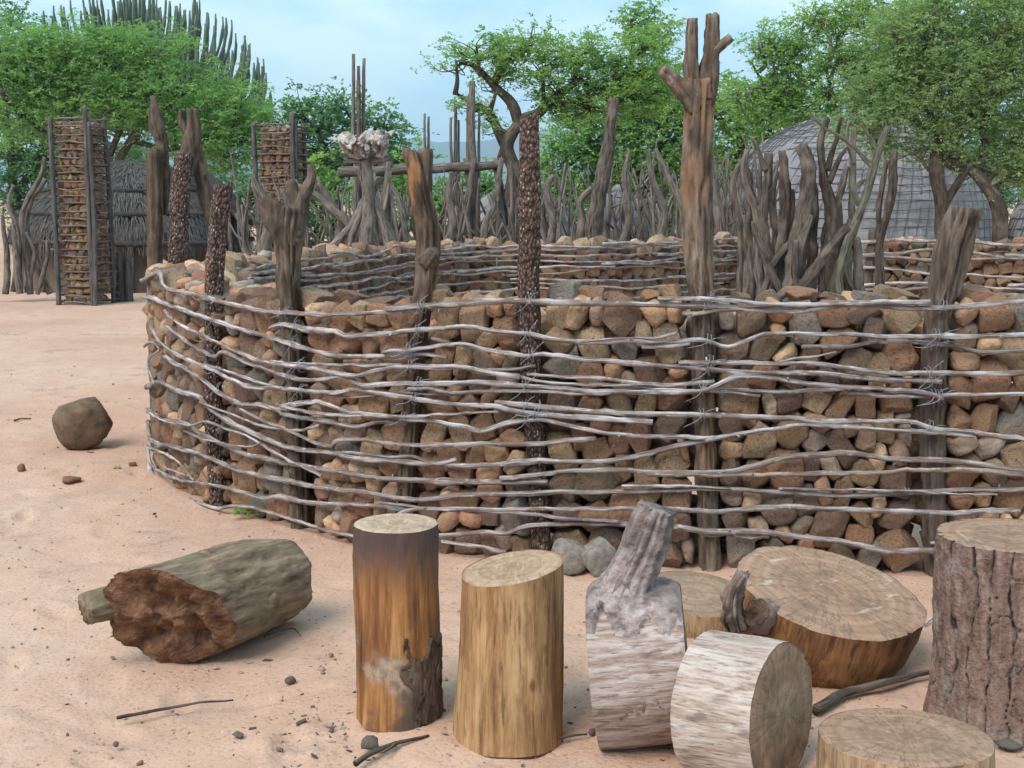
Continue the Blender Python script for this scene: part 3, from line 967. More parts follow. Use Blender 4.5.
# studded and grey trunks standing in the wall's left end
tipY = bp[2][1]
for lab, mt, poly, w, dY, stud in [
    ('pale grey stump post at the wall end', M_POST, [(156, 400), (155, 270), (155, 210), (154, 150)], [15, 15, 16, 14], 0.55, 0),
    ('dark studded post with a pale dry limb above', M_STUD, [(176, 400), (177, 270), (180, 210), (183, 155)], [19, 19, 19, 16], 0.45, 1),
]:
    Y0 = tipY + dY
    pts = np.array([P(x, y, Y0) for x, y in poly]); pts[0][2] = -0.05
    o = post_mesh(pts, np.array(w) * pxm(Y0) / 2, 36, 0.03, 0.12, 12, 90 + stud, 0.2, 'post', mt, front, lab, 0 if stud else 0.35, 0.1 if stud else 0)
    def loc2(pl): return [P(x, y, Y0) - pts[0] for x, y in pl]
    u = pxm(Y0)
    if not stud:
        a = np.array(loc2([(158, 215), (160, 160), (155, 125), (149, 95)])); a[:, 1] += 0.09
        stub(o, M_POST, a, np.array([7, 7.5, 6.5, 3]) * u, 95)
        a = np.array(loc2([(155, 140), (149, 122), (147, 108)])); a[:, 1] += 0.07
        stub(o, M_POST, a, np.array([4.5, 4, 3]) * u, 96)
    else:
        a = np.array(loc2([(184, 175), (188, 150), (190, 128), (189, 108)])); a[:, 1] += 0.09
        stub(o, M_POST, a, np.array([8, 9, 7.5, 5]) * u, 97)
        a = np.array(loc2([(188, 135), (181, 128), (177, 118), (177, 109)])); a[:, 1] += 0.09
        stub(o, M_POST, a, np.array([5, 4, 3.5, 2.5]) * u, 98)
        a = np.array(loc2([(190, 148), (197, 180), (202, 205), (207, 224)])); a[:, 1] += 0.12
        stub(o, M_POST, a, np.array([7, 7, 7, 4.5]) * u, 99)

# ------------------------------------------------------------------ far walls of the enclosure
def far_wall(name, label, pts, htop, n_stone, z_parts, rows, seed, side, r_pole, post_s):
    rg = np.random.default_rng(seed)
    cv = Curve2(pts, side)
    o = thing(name, label, 'stone wall')
    st = cells(n_stone, 0.02, cv.len - 0.02, lambda s: htop + 0.03 * math.sin(s * 5.1) + 0.02 * math.sin(s * 13), z_parts, [], rg, 1.0, 9)
    for (s, z, a, b, rot) in st:
        dep = rg.uniform(0.07, 0.10)
        place_stone(o, cv, s, z, a * 1.09, b * 1.09, rot, dep, -dep - rg.uniform(0, 0.03), rg)
    items = []
    for k in range(int(cv.len * 95)):
        s = rg.uniform(0.05, cv.len - 0.05)
        low = rg.random() < 0.5
        off = rg.uniform(-0.42, -0.07) if low else rg.uniform(-0.42, -0.2)
        z = rg.uniform(0.03, z_parts) if low else rg.uniform(0.3, htop - 0.05)
        xy = cv.at(s, off); r = rg.uniform(0.06, 0.105)
        items.append(((xy[0], xy[1], z), (r * 1.2, r, r), rq(rg)))
    fill_stones(o, items)
    for i, z in enumerate(rows):
        s = -rg.uniform(0, 0.2)
        while s < cv.len:
            ln = rg.uniform(1.6, 3.4)
            e = min(s + ln, cv.len + rg.uniform(0, 0.15))
            if e - s < 0.5: break
            k = max(8, int((e - s) / 0.08))
            ss = np.linspace(s, e, k)
            lay = 0.015 + rg.integers(3) * 0.016
            xy = np.array([cv.at(a, lay) for a in ss])
            zz = z + fbm(np.stack([ss * 1.3, np.full(k, i * 5.1 + s), np.zeros(k)], 1), 3, seed + i) * 0.035 + rg.uniform(-0.02, 0.02)
            mb = MB()
            tube(mb, np.column_stack([xy, zz]), r_pole * rg.uniform(0.8, 1.15) * np.linspace(1, 0.75, k), 7, 0.15, 22, seed * 7 + i)
            mb.build('pole', M_POLE, o)
            s = e - rg.uniform(0.15, 0.6)
    for q, (s, hh, r) in enumerate(post_s):
        xy = cv.at(s, -0.02)
        pts_ = np.array([[xy[0], xy[1], -0.05], [xy[0] + rg.uniform(-0.03, 0.03), xy[1], hh * 0.5], [xy[0] + rg.uniform(-0.06, 0.06), xy[1], hh]])
        post_mesh(pts_, [r, r, r * 0.9], 20, 0.05, 0.14, 12, seed + q, 0.2, 'post', M_POST, o, None, 0.3)
    return o, cv

HT = 1.13
ftops = [(226, 266), (292, 257), (370, 251), (420, 246), (500, 243), (600, 243), (690, 240), (757, 237)]
fp = [G(x, y, HT)[:2] for x, y in ftops]
fp = [np.array([CF.at(0.35, -0.42)[0] + 0.02, CF.at(0.35, -0.42)[1]])] + fp
WALL_B, CB = far_wall('stone_wall', 'far stone wall with thin horizontal poles, seen inside the enclosure below the branch fence', fp, HT + 0.02, 286, 0.42,
        [1.12, 1.06, 0.99, 0.93, 0.86, 0.80, 0.70, 0.62, 0.52, 0.44, 0.3, 0.18], 31, 1, 0.0165, [(3.2, 1.2, 0.05), (6.0, 1.15, 0.05), (9.2, 1.2, 0.06), (11.9, 1.22, 0.05)])
gtops = [(866, 236), (915, 235), (965, 233), (1024, 234), (1100, 236)]
gp = [G(x, y, HT)[:2] for x, y in gtops]
gp = [np.array([q[0], min(q[1], 14.2) if k else 14.0]) for k, q in enumerate(gp)]
gp = [np.array([P(x, 236, 14.0 - 0.25 * k)[0], 14.0 - 0.25 * k]) for k, (x, _) in enumerate([(862, 0), (915, 0), (965, 0), (1024, 0), (1110, 0)])]
WALL_C, CC = far_wall('stone_wall', 'far reddish stone wall with pale poles behind the leaning plank post', gp, HT + 0.05, 150, 0.3,
        [1.15, 1.04, 0.97, 0.84, 0.74, 0.66, 0.54, 0.45, 0.3], 37, 1, 0.02, [(0.08, 1.3, 0.05), (0.95, 1.25, 0.055)])

# ------------------------------------------------------------------ branch variants for fences
def branch_mesh(seed, fork=True, nseg=7, wob=0.10, mat=None):
    """a crooked branch of height 1 along z, radius about 0.02"""
    rg = np.random.default_rng(seed)
    mb = MB()
    pts = np.array([[0, 0, 0], [rg.normal() * 0.02, rg.normal() * 0.02, 0.3], [rg.normal() * 0.035, rg.normal() * 0.035, 0.62], [rg.normal() * 0.05, rg.normal() * 0.05, 1.0]])
    c = wobble(pts, 18, wob * 0.12, seed, 5)
    c[0] = 0
    r = np.linspace(0.023, 0.006, 18)
    tube(mb, c, r, nseg, 0.25, 18, seed)
    if fork:
        for k in range(rg.integers(1, 3)):
            j = rg.integers(7, 14)
            d = np.array([rg.normal() * 0.5, rg.normal() * 0.4, rg.uniform(0.5, 1.0)])
            e = np.array([c[j], c[j] + unit(d) * 0.12, c[j] + unit(d + [0, 0, 0.5]) * rg.uniform(0.2, 0.36)])
            tube(mb, wobble(e, 8, 0.015, seed + k, 7), np.linspace(r[j] * 0.75, r[j] * 0.35, 8), 6, 0.2, 18, seed + k)
    me = mb.mesh('branch')
    me.materials.append(mat or M_BRANCH)
    return me
BRANCHES = [branch_mesh(300 + i, i % 3 != 0) for i in range(18)]

def put_branch(parent, base, top, thick, rg, mesh=None, name='branch'):
    d = Vector(top) - Vector(base)
    h = d.length
    o = link(name, mesh or BRANCHES[rg.integers(len(BRANCHES))], None, parent)
    q = d.normalized().to_track_quat('Z', 'Y') @ Quaternion((0, 0, 1), rg.uniform(0, 6.28))
    t = thick / 0.04
    o.matrix_local = Matrix.Translation(base) @ q.to_matrix().to_4x4() @ Matrix.Diagonal((t, t, h, 1)) if parent is None else parent.matrix_world.inverted() @ Matrix.Translation(base) @ q.to_matrix().to_4x4() @ Matrix.Diagonal((max(t, 0.2), max(t, 0.2), h, 1))
    return o

# palisade of dry branches behind the far wall
pal = thing('branch_fence', 'long palisade of dry grey branches leaning behind the far stone wall', 'fence')
rgb = np.random.default_rng(51)
def pal_Y(px): return 17.2 + 0.0018 * (px - 260)
for k in range(280):
    px = rgb.uniform(262, 764)
    Y = pal_Y(px) + rgb.uniform(-0.5, 1.3)
    if 275 < px < 330: top = rgb.uniform(178, 225)
    elif 330 <= px < 520: top = rgb.uniform(172, 228)
    elif 520 <= px < 640: top = rgb.uniform(160, 225)
    else: top = rgb.uniform(145, 215)
    lean = rgb.normal() * 24 + (-10 if px < 380 else 0)
    b = P(px, 260, Y); b[2] = -0.03
    t = P(px + lean, top, Y + rgb.uniform(-0.3, 0.3))
    put_branch(pal, b, t, rgb.uniform(0.055, 0.105), rgb)
# the bigger pieces one can pick out
def crooked(parent, poly, w, Y, seed, mat=None, name='branch', label=None, dy=None, noise=0.2, forks=(), nseg=12):
    pts = np.array([P(x, y, Y + (dy[i] if dy else 0)) for i, (x, y) in enumerate(poly)])
    mb = MB()
    org = pts[0].copy()
    c = wobble(pts - org, max(24, len(pts) * 12), 0.022, seed, 1.7)
    rr = np.interp(np.linspace(0, 1, len(c)), np.linspace(0, 1, len(w)), w) * pxm(Y) / 2
    tube(mb, c, rr, nseg, noise, 15, seed)
    for fpoly, fw in forks:
        fq = np.array([P(x, y, Y) for x, y in fpoly]) - org
        fc_ = wobble(fq, 14, 0.012, seed + 3, 5)
        tube(mb, fc_, np.linspace(fw[0], fw[-1], 14) * pxm(Y) / 2, 8, noise, 11, seed + 7)
    o = mb.build(name, mat or M_BRANCH, parent)
    o.location = org
    if label: o['label'] = label
    return o
for i, (poly, w, Y) in enumerate([
    ([(372, 255), (350, 225), (318, 195), (302, 186)], [9, 9, 8, 6], 16.4), ([(352, 258), (345, 225), (326, 195), (318, 182)], [9, 8, 7, 5], 16.6),
    ([(330, 258), (352, 225), (366, 200), (378, 178)], [9, 9, 8, 7], 16.2), ([(398, 262), (388, 225), (372, 195), (360, 168)], [9, 9, 8, 7], 16.3),
    ([(410, 262), (402, 215), (396, 195), (390, 186)], [8, 7, 6, 4], 16.8), ([(300, 262), (292, 220), (285, 190)], [9, 8, 6], 16.6),
    ([(440, 262), (452, 225), (448, 195), (452, 172)], [9, 8, 7, 4], 16.7), ([(480, 262), (486, 225), (496, 205), (492, 192)], [10, 8, 7, 5], 16.4),
    ([(590, 262), (596, 210), (604, 160), (613, 97)], [17, 16, 14, 10], 15.9), ([(578, 258), (582, 222), (580, 200), (592, 188)], [9, 9, 8, 6], 16.1),
    ([(655, 260), (664, 215), (652, 180), (648, 150)], [10, 9, 7, 4], 16.4), ([(688, 262), (682, 210), (664, 170), (655, 148)], [9, 8, 7, 4], 16.0),
    ([(545, 260), (552, 225), (546, 190), (552, 175)], [10, 9, 8, 5], 16.5), ([(620, 262), (630, 215), (624, 180), (630, 150)], [9, 8, 6, 4], 16.8),
    ([(722, 262), (716, 210), (708, 160), (712, 120)], [10, 9, 7, 5], 16.6), ([(745, 262), (738, 210), (735, 170)], [10, 9, 6], 16.2),
    ([(262, 258), (268, 215), (258, 190), (252, 178)], [12, 11, 9, 6], 16.0)]):
    poly = [(poly[0][0], 300)] + poly
    crooked(pal, poly, [w[0]] + w, Y, 400 + i, None if i != 8 else M_GNARL, 'branch', 'thick pale post leaning out above the palisade' if i == 8 else None)

# left fence of crooked branches beside the pillar
lf = thing('branch_fence', 'crooked bare branches set in front of the thatched hut, left of the tall stone pillar', 'fence')
for i, (poly, w) in enumerate([
    ([(20, 294), (16, 250), (14, 225)], [10, 9, 5]), ([(32, 294), (25, 245), (22, 210), (40, 175), (44, 157)], [9, 8, 7, 7, 6]),
    ([(50, 294), (38, 265), (28, 235), (30, 205), (45, 180)], [9, 9, 8, 7, 5]), ([(5, 294), (8, 255), (2, 215)], [9, 8, 5]), ([(38, 294), (45, 262), (47, 240)], [7, 6, 4]),
    ([(12, 292), (20, 240), (10, 205), (14, 185)], [8, 7, 6, 4]), ([(-8, 292), (-4, 250), (-10, 200)], [9, 8, 5]), ([(28, 292), (34, 255), (26, 232)], [7, 6, 4])]):
    crooked(lf, poly, [q * 0.72 for q in w], 20.6 + (i % 3) * 0.15, 440 + i)

# barrier of gnarled posts in the gap of the far wall
gate = thing('brushwood_barrier', 'clump of gnarled upright trunks in the wall gap before the big dome hut', 'barrier')
for i, (poly, w, Y, mt, forks) in enumerate([
    ([(772, 310), (765, 240), (763, 210), (767, 152)], [13, 12, 11, 9], 11.0, M_GNARL, [([(766, 170), (758, 150), (752, 138)], [6, 4])]),
    ([(780, 310), (779, 270), (786, 209), (782, 150)], [13, 13, 13, 9], 10.9, M_GNARL, []),
    ([(783, 310), (790, 270), (800, 223), (808, 168), (801, 143)], [14, 14, 16, 17, 14], 10.6, M_GNARL, []),
    ([(808, 310), (812, 264), (817, 196), (812, 170)], [12, 12, 11, 8], 10.9, M_GNARL, []),
    ([(827, 310), (832, 264), (835, 218), (827, 176), (822, 140), (826, 118)], [14, 15, 16, 15, 9, 6], 10.7, M_GNARL, [([(829, 182), (838, 160), (846, 148)], [8, 5]), ([(826, 170), (836, 140), (842, 118)], [8, 4])]),
    ([(790, 312), (808, 278), (828, 250), (848, 228)], [13, 14, 14, 11], 10.3, M_GNARL, []),
    ([(776, 310), (790, 285), (802, 240), (812, 215)], [8, 9, 9, 6], 10.4, M_GNARL, []),
    ([(833, 310), (842, 270), (852, 237), (865, 196), (879, 144), (886, 126)], [11, 11, 11, 10, 9, 6], 10.5, M_LICHEN, [([(874, 168), (862, 156), (842, 138), (820, 124), (812, 112)], [5, 2]), ([(860, 205), (854, 190), (866, 178)], [6, 4]), ([(878, 150), (868, 136), (862, 124)], [5, 3])]),
    ([(845, 300), (850, 225), (854, 163), (858, 128)], [10, 9, 8, 5], 11.2, M_LICHEN, [([(854, 165), (847, 142), (850, 122)], [5, 3])]),
    ([(857, 312), (856, 270), (854, 237)], [12, 12, 9], 10.5, M_GNARL, []),
    ([(843, 310), (838, 275), (845, 245), (857, 220)], [9, 9, 9, 6], 10.3, M_LICHEN, []),
    ([(752, 300), (752, 240), (748, 180), (738, 160)], [12, 11, 9, 6], 11.4, M_GNARL, []),
    ([(760, 305), (756, 220), (745, 180), (748, 150)], [10, 9, 8, 7], 11.2, M_BRANCH, []),
    ([(742, 290), (741, 230), (735, 190), (742, 165), (752, 150)], [9, 8, 7, 7, 6], 11.6, M_BRANCH, []),
    ([(765, 300), (758, 230), (770, 180), (776, 160)], [8, 8, 7, 5], 11.3, M_BRANCH, []),
    ([(800, 305), (795, 270), (797, 240)], [9, 9, 7], 10.35, M_GNARL, []), ([(820, 312), (824, 285), (822, 258)], [9, 8, 6], 10.3, M_GNARL, []),
    ([(883, 290), (884, 240), (889, 190), (892, 152)], [9, 9, 9, 9], 12.6, M_GNARL, []), ([(879, 290), (880, 235), (883, 190), (887, 160)], [6, 6, 6, 5], 12.7, M_GNARL, []),
    ([(792, 310), (788, 265), (793, 225), (790, 190)], [10, 9, 9, 7], 11.1, M_GNARL, []),
    ([(769, 310), (774, 250), (772, 200), (778, 172)], [11, 10, 9, 6], 11.3, M_GNARL, []), ([(756, 310), (748, 240), (752, 195), (746, 172)], [10, 9, 8, 5], 11.5, M_GNARL, []),
    ([(836, 310), (843, 250), (838, 200), (844, 168)], [11, 10, 9, 6], 11.2, M_GNARL, []), ([(804, 310), (822, 260), (826, 225), (838, 196)], [10, 10, 9, 6], 10.9, M_GNARL, []),
    ([(764, 310), (778, 262), (796, 236), (806, 200)], [9, 9, 8, 6], 10.8, M_GNARL, []), ([(866, 312), (850, 280), (846, 245), (850, 220)], [9, 9, 8, 6], 10.8, M_LICHEN, []),
    ([(812, 310), (800, 262), (812, 225), (806, 190)], [12, 11, 10, 7], 11.2, M_GNARL, []), ([(786, 310), (772, 275), (758, 245), (752, 222)], [9, 9, 8, 5], 10.6, M_GNARL, [])]):
    b0 = P(poly[0][0], poly[0][1], Y)
    gy = 200 + (FPX * CAMZ / Y)
    poly = [(poly[0][0], min(gy, 420))] + poly
    crooked(gate, poly, [q * 0.86 for q in [w[0]] + w], Y, 500 + i, mt, 'trunk_post', None, None, 0.42, forks, 18)

# ------------------------------------------------------------------ tall stone pillars of sticks and stones
def pillar(label, px_c, py_base, px_l, px_r, py_top, seed, Y, base_z=0.0):
    rg = np.random.default_rng(seed)
    c = P(px_c, py_base, Y); u = pxm(Y)
    wl, wr = (px_c - px_l) * u, (px_r - px_c) * u
    Lg = math.hypot(wl, wr); th = math.atan2(wr, wl)
    H = P(px_c, py_top, Y)[2]
    # local frame: origin at the front corner; a runs back-left, b runs back-right
    o = thing('stone_pillar', label, 'stone pillar', (c[0], Y, 0), 'stone and stick pillars at the village entrance')
    A = np.array([-math.cos(th), math.sin(th)]) * Lg
    B = np.array([math.sin(th), math.cos(th)]) * Lg
    cor = [np.zeros(2), A, A + B, B]
    for i, q in enumerate(cor):
        ex = [0.18, 0.02, -0.02, 0.04][i]
        for k in range(2 if i == 0 else 1):
            sh = rg.normal(size=2) * 0.02 + (np.array([0.045, 0.0]) if k else 0)
            p0 = np.array([q[0] + sh[0], q[1] - 0.035 + sh[1], -0.04]); hh = H + ex - k * 0.25 * rg.random()
            p1 = np.array([q[0] + sh[0] + rg.normal() * 0.015, q[1] - 0.035 + sh[1], hh])
            post_mesh(np.array([p0, (p0 + p1) / 2 + rg.normal(size=3) * 0.012, p1]), [0.042, 0.04, 0.036], 16, 0.06, 0.14, 12, seed + i * 3 + k, 0.3, 'post', M_LEAN, o, None, 0.4)
    nrow = 24
    dz = (H - 0.05) / nrow
    for f, (q0, d, nrm) in enumerate([(cor[0], A, -unit(B)), (cor[0], B, -unit(A)), (cor[1], B, unit(A)), (cor[3], A, unit(B))]):
        for r in range(nrow + 1):
            z = r * dz + 0.04
            e = rg.uniform(0.03, 0.09)
            p0 = q0 - unit(d) * e + nrm * 0.005; p1 = q0 + d + unit(d) * rg.uniform(0.03, 0.09) + nrm * 0.005
            pts = np.array([[*p0, z + rg.uniform(-0.02, 0.02)], [*((p0 + p1) / 2 + nrm * 0.01), z + rg.uniform(-0.02, 0.02)], [*p1, z + rg.uniform(-0.02, 0.02)]])
            mb = MB(); tube(mb, wobble(pts, 10, 0.012, seed + r + f * 50, 5), rg.uniform(0.011, 0.017), 6, 0.2, 30, seed + r)
            mb.build('stick', M_STICK, o)
        if f < 2:
            for r in range(nrow):
                z = (r + 0.5) * dz + 0.03
                s = 0.06
                while s < Lg - 0.05:
                    w = rg.uniform(0.07, 0.15)
                    w = min(w, Lg - 0.03 - s)
                    if w < 0.05: break
                    xy = q0 + unit(d) * (s + w / 2) - nrm * (0.075 + rg.uniform(0, 0.03))
                    st = link('stone', STONES[rg.integers(len(STONES))], None, o)
                    st.location = (xy[0], xy[1], z - rg.uniform(0, 0.012))
                    st.rotation_euler = (rg.uniform(-0.2, 0.2), rg.uniform(-0.2, 0.2), math.atan2(d[1], d[0]))
                    st.scale = (w * 0.53, 0.07, dz * rg.uniform(0.40, 0.5))
                    s += w
    items = []
    for k in range(260):
        a, b = rg.uniform(0.2, 0.92, 2)
        xy = A * a + B * b
        items.append(((xy[0], xy[1], rg.uniform(0.04, H - 0.08)), (0.08, 0.07, 0.06), rq(rg)))
    fill_stones(o, items, 'stone_fill', 0, 9)
pillar('tall square pillar of stones and sticks standing alone on the bare sand beside the hut', 93, 303, 56, 103, 118, 601, 20.0)
pillar('tall square pillar of stones and sticks behind the grey forked stump post', 295, 296, 258, 304, 124, 602, 20.5)

# low cut posts beside the first pillar
for k, (px, w, top) in enumerate([(120, 9, 252), (129, 9, 258)]):
    Y = 20.8
    b = P(px, 290, Y); b[2] = -0.03
    o = post_mesh(np.array([b, P(px, 275, Y), P(px, top, Y)]), np.array([w, w, w]) * pxm(Y) / 2, 16, 0.05, 0.15, 12, 640 + k, 0.2, 'short_post', M_LEAN, None, None, 0.4)
    tag(o, ['short cut post touching the tall lone pillar', 'short cut post second from the tall lone pillar, before the hut'][k], 'post')

# ------------------------------------------------------------------ huts
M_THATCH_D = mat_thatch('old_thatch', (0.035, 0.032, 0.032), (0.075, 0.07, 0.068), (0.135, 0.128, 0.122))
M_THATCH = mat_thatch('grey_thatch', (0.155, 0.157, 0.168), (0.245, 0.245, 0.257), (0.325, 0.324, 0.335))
M_REED = mat_thatch('reed_wall', (0.085, 0.065, 0.05), (0.17, 0.135, 0.105), (0.235, 0.195, 0.155))
M_ROPE = mat_plain('grass_rope', (0.085, 0.083, 0.09), (0.14, 0.136, 0.14), 20, 0.9)
M_STRAW = mat_plain('straw', (0.06, 0.055, 0.052), (0.15, 0.14, 0.13), 3, 0.9)
M_DOOR_SHADE = mat_plain('door_shade', (0.012, 0.010, 0.009), (0.02, 0.017, 0.015), 3, 1.0)  # near-black colour stands in for the shade inside the door

def dome(mb, rx, ry, z0, z1, nseg=96, nr=40, power=1.0, bulge=2.0, noise=0.02, seed=0, thick=0.0):
    """surface of revolution from the eave (z0) to the apex (z1)"""
    u = np.linspace(0, 1, nr)
    rad = (1 - u ** bulge) ** (1 / bulge * power)
    a = np.linspace(0, 2 * math.pi, nseg, endpoint=False)
    v = []; uv = []
    for i in range(nr):
        r = max(rad[i], 0.004)
        x = np.cos(a) * rx * r; y = np.sin(a) * ry * r
        v.append(np.stack([x, y, np.full(nseg, z0 + (z1 - z0) * u[i])], 1))
        uv.append(np.stack([a * (rx + ry) / 2, np.full(nseg, u[i] * (z1 - z0 + rx) )], 1))
    v = np.concatenate(v); uv = np.concatenate(uv)
    v = v + unit(v - [0, 0, z0 - 0.5]) * (fbm(v * 3.1, 4, seed) * noise)[:, None]
    f = [(i * nseg + j, i * nseg + (j + 1) % nseg, (i + 1) * nseg + (j + 1) % nseg, (i + 1) * nseg + j) for i in range(nr - 1) for j in range(nseg)]
    mb.add(v, f, uv)
    def at(ang, uu, lift=0.0):
        r = (max(1 - uu ** bulge, 0)) ** (1 / bulge * power)
        p = np.array([math.cos(ang) * rx * r, math.sin(ang) * ry * r, z0 + (z1 - z0) * uu])
        return p + unit(p - np.array([0, 0, z0 - 0.5])) * lift
    return at

def straw_mesh(at, n, seed, L0=0.25, umin=0.0, umax=0.98, w=0.006):
    rg = np.random.default_rng(seed)
    V = []; F = []
    for k in range(n):
        ang = rg.uniform(0, 6.283); u = rg.uniform(umin, umax)
        p = at(ang, u, 0.012); du = at(ang, max(u - 0.03, 0), 0.012)
        d = unit(p - du) * -1
        if u < 0.04: d = unit(d + [0, 0, -0.5])
        side = unit(np.cross(d, p - np.array([0, 0, 0.0])))
        d = unit(d + side * rg.normal() * 0.18)
        out = unit(p * [1, 1, 0.6]) * rg.uniform(0.0, 0.04)
        l = L0 * rg.uniform(0.5, 1.2)
        b = len(V)
        V += [p - side * w, p + side * w, p + d * l + out + side * w * 0.5, p + d * l + out - side * w * 0.5]
        F.append((b, b + 1, b + 2, b + 3))
    mb = MB().add(np.array(V), F)
    return mb

def low_hut():
    Y = 24.0; u = pxm(Y)
    c = P(128, 285, Y)
    rx = 118 * u; ry = rx * 0.95
    ze = P(128, 240, Y)[2]; za = P(128, 160, Y)[2]
    o = thing('thatched_hut', 'low dark thatched hut with reed wall behind the lone stone pillar', 'hut', (c[0], Y + 0.4, 0))
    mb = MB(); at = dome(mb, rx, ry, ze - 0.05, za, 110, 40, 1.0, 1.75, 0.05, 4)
    roof = mb.build('roof', M_THATCH_D, o)
    st = straw_mesh(at, 7000, 8, 0.30, 0.0, 0.97, 0.009).build('straw', M_STRAW, roof); st['kind'] = 'stuff'
    # ridges of the thatch layers
    for uu in (0.02, 0.35, 0.62):
        a = np.linspace(0, 2 * math.pi, 80)
        mb = MB(); tube(mb, np.array([at(q, uu, 0.03) for q in a]) + np.stack([fbm(np.stack([np.cos(a), np.sin(a), a * 0], 1) * 4, 3, 9) * 0.02] * 3, 1), 0.045, 7, 0.4, 12, 5, False)
        mb.build('thatch_roll', M_THATCH_D, roof)
    mb = MB()
    a = np.linspace(0, 2 * math.pi, 160, endpoint=False)
    r = np.stack([np.cos(a) * rx * 0.9, np.sin(a) * ry * 0.9], 1) * (1 + 0.006 * np.sin(a * 80))[:, None]
    v = np.vstack([np.column_stack([r, np.full(160, -0.05)]), np.column_stack([r, np.full(160, ze + 0.1)])])
    uv = np.vstack([np.column_stack([a * rx * 6, np.zeros(160)]), np.column_stack([a * rx * 6, np.full(160, 1.0)])])
    mb.add(v, [(j, (j + 1) % 160, 160 + (j + 1) % 160, 160 + j) for j in range(160)], uv)
    w = mb.build('wall', M_REED, o)
    # posts round the wall
    for k in range(22):
        an = k / 22 * 2 * math.pi + 0.1
        p = np.array([math.cos(an) * rx * 0.92, math.sin(an) * ry * 0.92, -0.03])
        post_mesh(np.array([p, p + [0, 0, ze / 2], p + [0, 0, ze + 0.06]]), [0.035] * 3, 10, 0.1, 0.2, 10, 700 + k, 0, 'wall_post', M_BRANCH, o)
    # porch on the right-hand side: closed doorway box, inside shade painted near black, under a thatch hood
    ex = P(238, 285, Y)[0] - c[0]
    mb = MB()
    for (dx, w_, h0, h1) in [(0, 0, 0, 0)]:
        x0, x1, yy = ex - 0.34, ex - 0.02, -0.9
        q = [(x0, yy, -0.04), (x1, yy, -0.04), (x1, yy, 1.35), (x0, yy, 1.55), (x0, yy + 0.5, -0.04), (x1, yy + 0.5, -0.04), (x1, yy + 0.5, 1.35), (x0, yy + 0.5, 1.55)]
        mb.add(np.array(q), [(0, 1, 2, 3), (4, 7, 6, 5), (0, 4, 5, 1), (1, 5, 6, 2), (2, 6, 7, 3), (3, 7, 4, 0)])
    mb.build('doorway', M_DOOR_SHADE, o, False)
    for dx in (-0.02, -0.36):
        p = np.array([ex + dx, -0.93, -0.04])
        post_mesh(np.array([p, p + [0.01, 0, 0.8], p + [0.0, 0, 1.45]]), [0.045, 0.045, 0.04], 12, 0.08, 0.2, 10, 730, 0, 'door_post', M_BRANCH, o)
    mb = MB()
    pts = [P(x, y, Y) - c for x, y in [(196, 168), (214, 182), (232, 200), (247, 222)]]
    pts = np.array(pts); pts[:, 1] = -1.0; pts[:, 2] += c[2]
    for dy in np.linspace(0, 0.9, 7):
        tube(mb, wobble(pts + [0, dy, 0], 16, 0.02, int(dy * 100), 4), np.linspace(0.06, 0.045, 16), 8, 0.3, 12, int(dy * 50))
    mb.build('porch_hood', M_THATCH_D, o)
low_hut()

def beehive(label, px_c, py_eave, py_apex, half_px, Y, seed, mer=44, bands=17, group=None, name='beehive_hut', bulge=2.15):
    u = pxm(Y)
    c = P(px_c, py_eave, Y)
    rx = half_px * u
    za = P(px_c, py_apex, Y)[2]
    o = thing(name, label, 'hut', (c[0], Y, 0), group)
    mb = MB(); at = dome(mb, rx, rx, -0.05, za, 120, 56, 1.0, bulge, 0.05, seed)
    d = mb.build('thatch_dome', M_THATCH, o)
    # overlapping thatch courses and the rope net tied over them
    for k in range(mer):
        an0 = k / mer * 2 * math.pi
        us = np.linspace(0.0, 0.985, 34)
        pts = np.array([at(an0 + q * 0.32, q, 0.016) for q in us])
        pts = pts + np.stack([fbm(pts * 2.2 + 7 * j, 2, seed + k + j) for j in range(3)], 1) * 0.03
        mb = MB(); tube(mb, pts, 0.0065, 5, 0.0, 1, k)
        mb.build('rope', M_ROPE, o)
    for k in range(bands):
        th = (k + 0.6) / bands * math.pi / 2
        uu = math.sin(th)
        a = np.linspace(0, 2 * math.pi, 100)
        pts = np.array([at(q, uu, 0.022) for q in a])
        pts[:, 2] += fbm(np.stack([np.cos(a) * 3, np.sin(a) * 3, a * 0 + k], 1), 3, seed) * 0.03
        pts[-1] = pts[0]
        mb = MB(); tube(mb, pts, 0.008, 5, 0.0, 1, k, False)
        mb.build('rope', M_ROPE, o)
    kn = at(0, 0.995); mb = MB()
    tube(mb, np.array([[0, 0, za - 0.08], [0, 0, za + 0.02], [0, 0, za + 0.1]]), [0.16, 0.13, 0.05], 14, 0.2, 9, seed)
    mb.build('thatch_knot', M_THATCH, o)
    return o
beehive('big grey thatched dome hut netted with rope behind the gnarled trunks', 856, 262, 116, 141, 23.0, 11, 84, 30, bulge=2.5)
beehive('partly seen dome hut netted with rope beyond the leaning tree trunk', 1058, 262, 172, 56, 22.5, 12, 44, 18)
beehive('low thatched dome glimpsed through the palisade behind the mid acacia', 520, 262, 186, 70, 23.0, 13, 30, 10)
beehive('low thatched dome glimpsed through the palisade behind the thick leaning post', 618, 262, 190, 48, 23.5, 14, 24, 9)

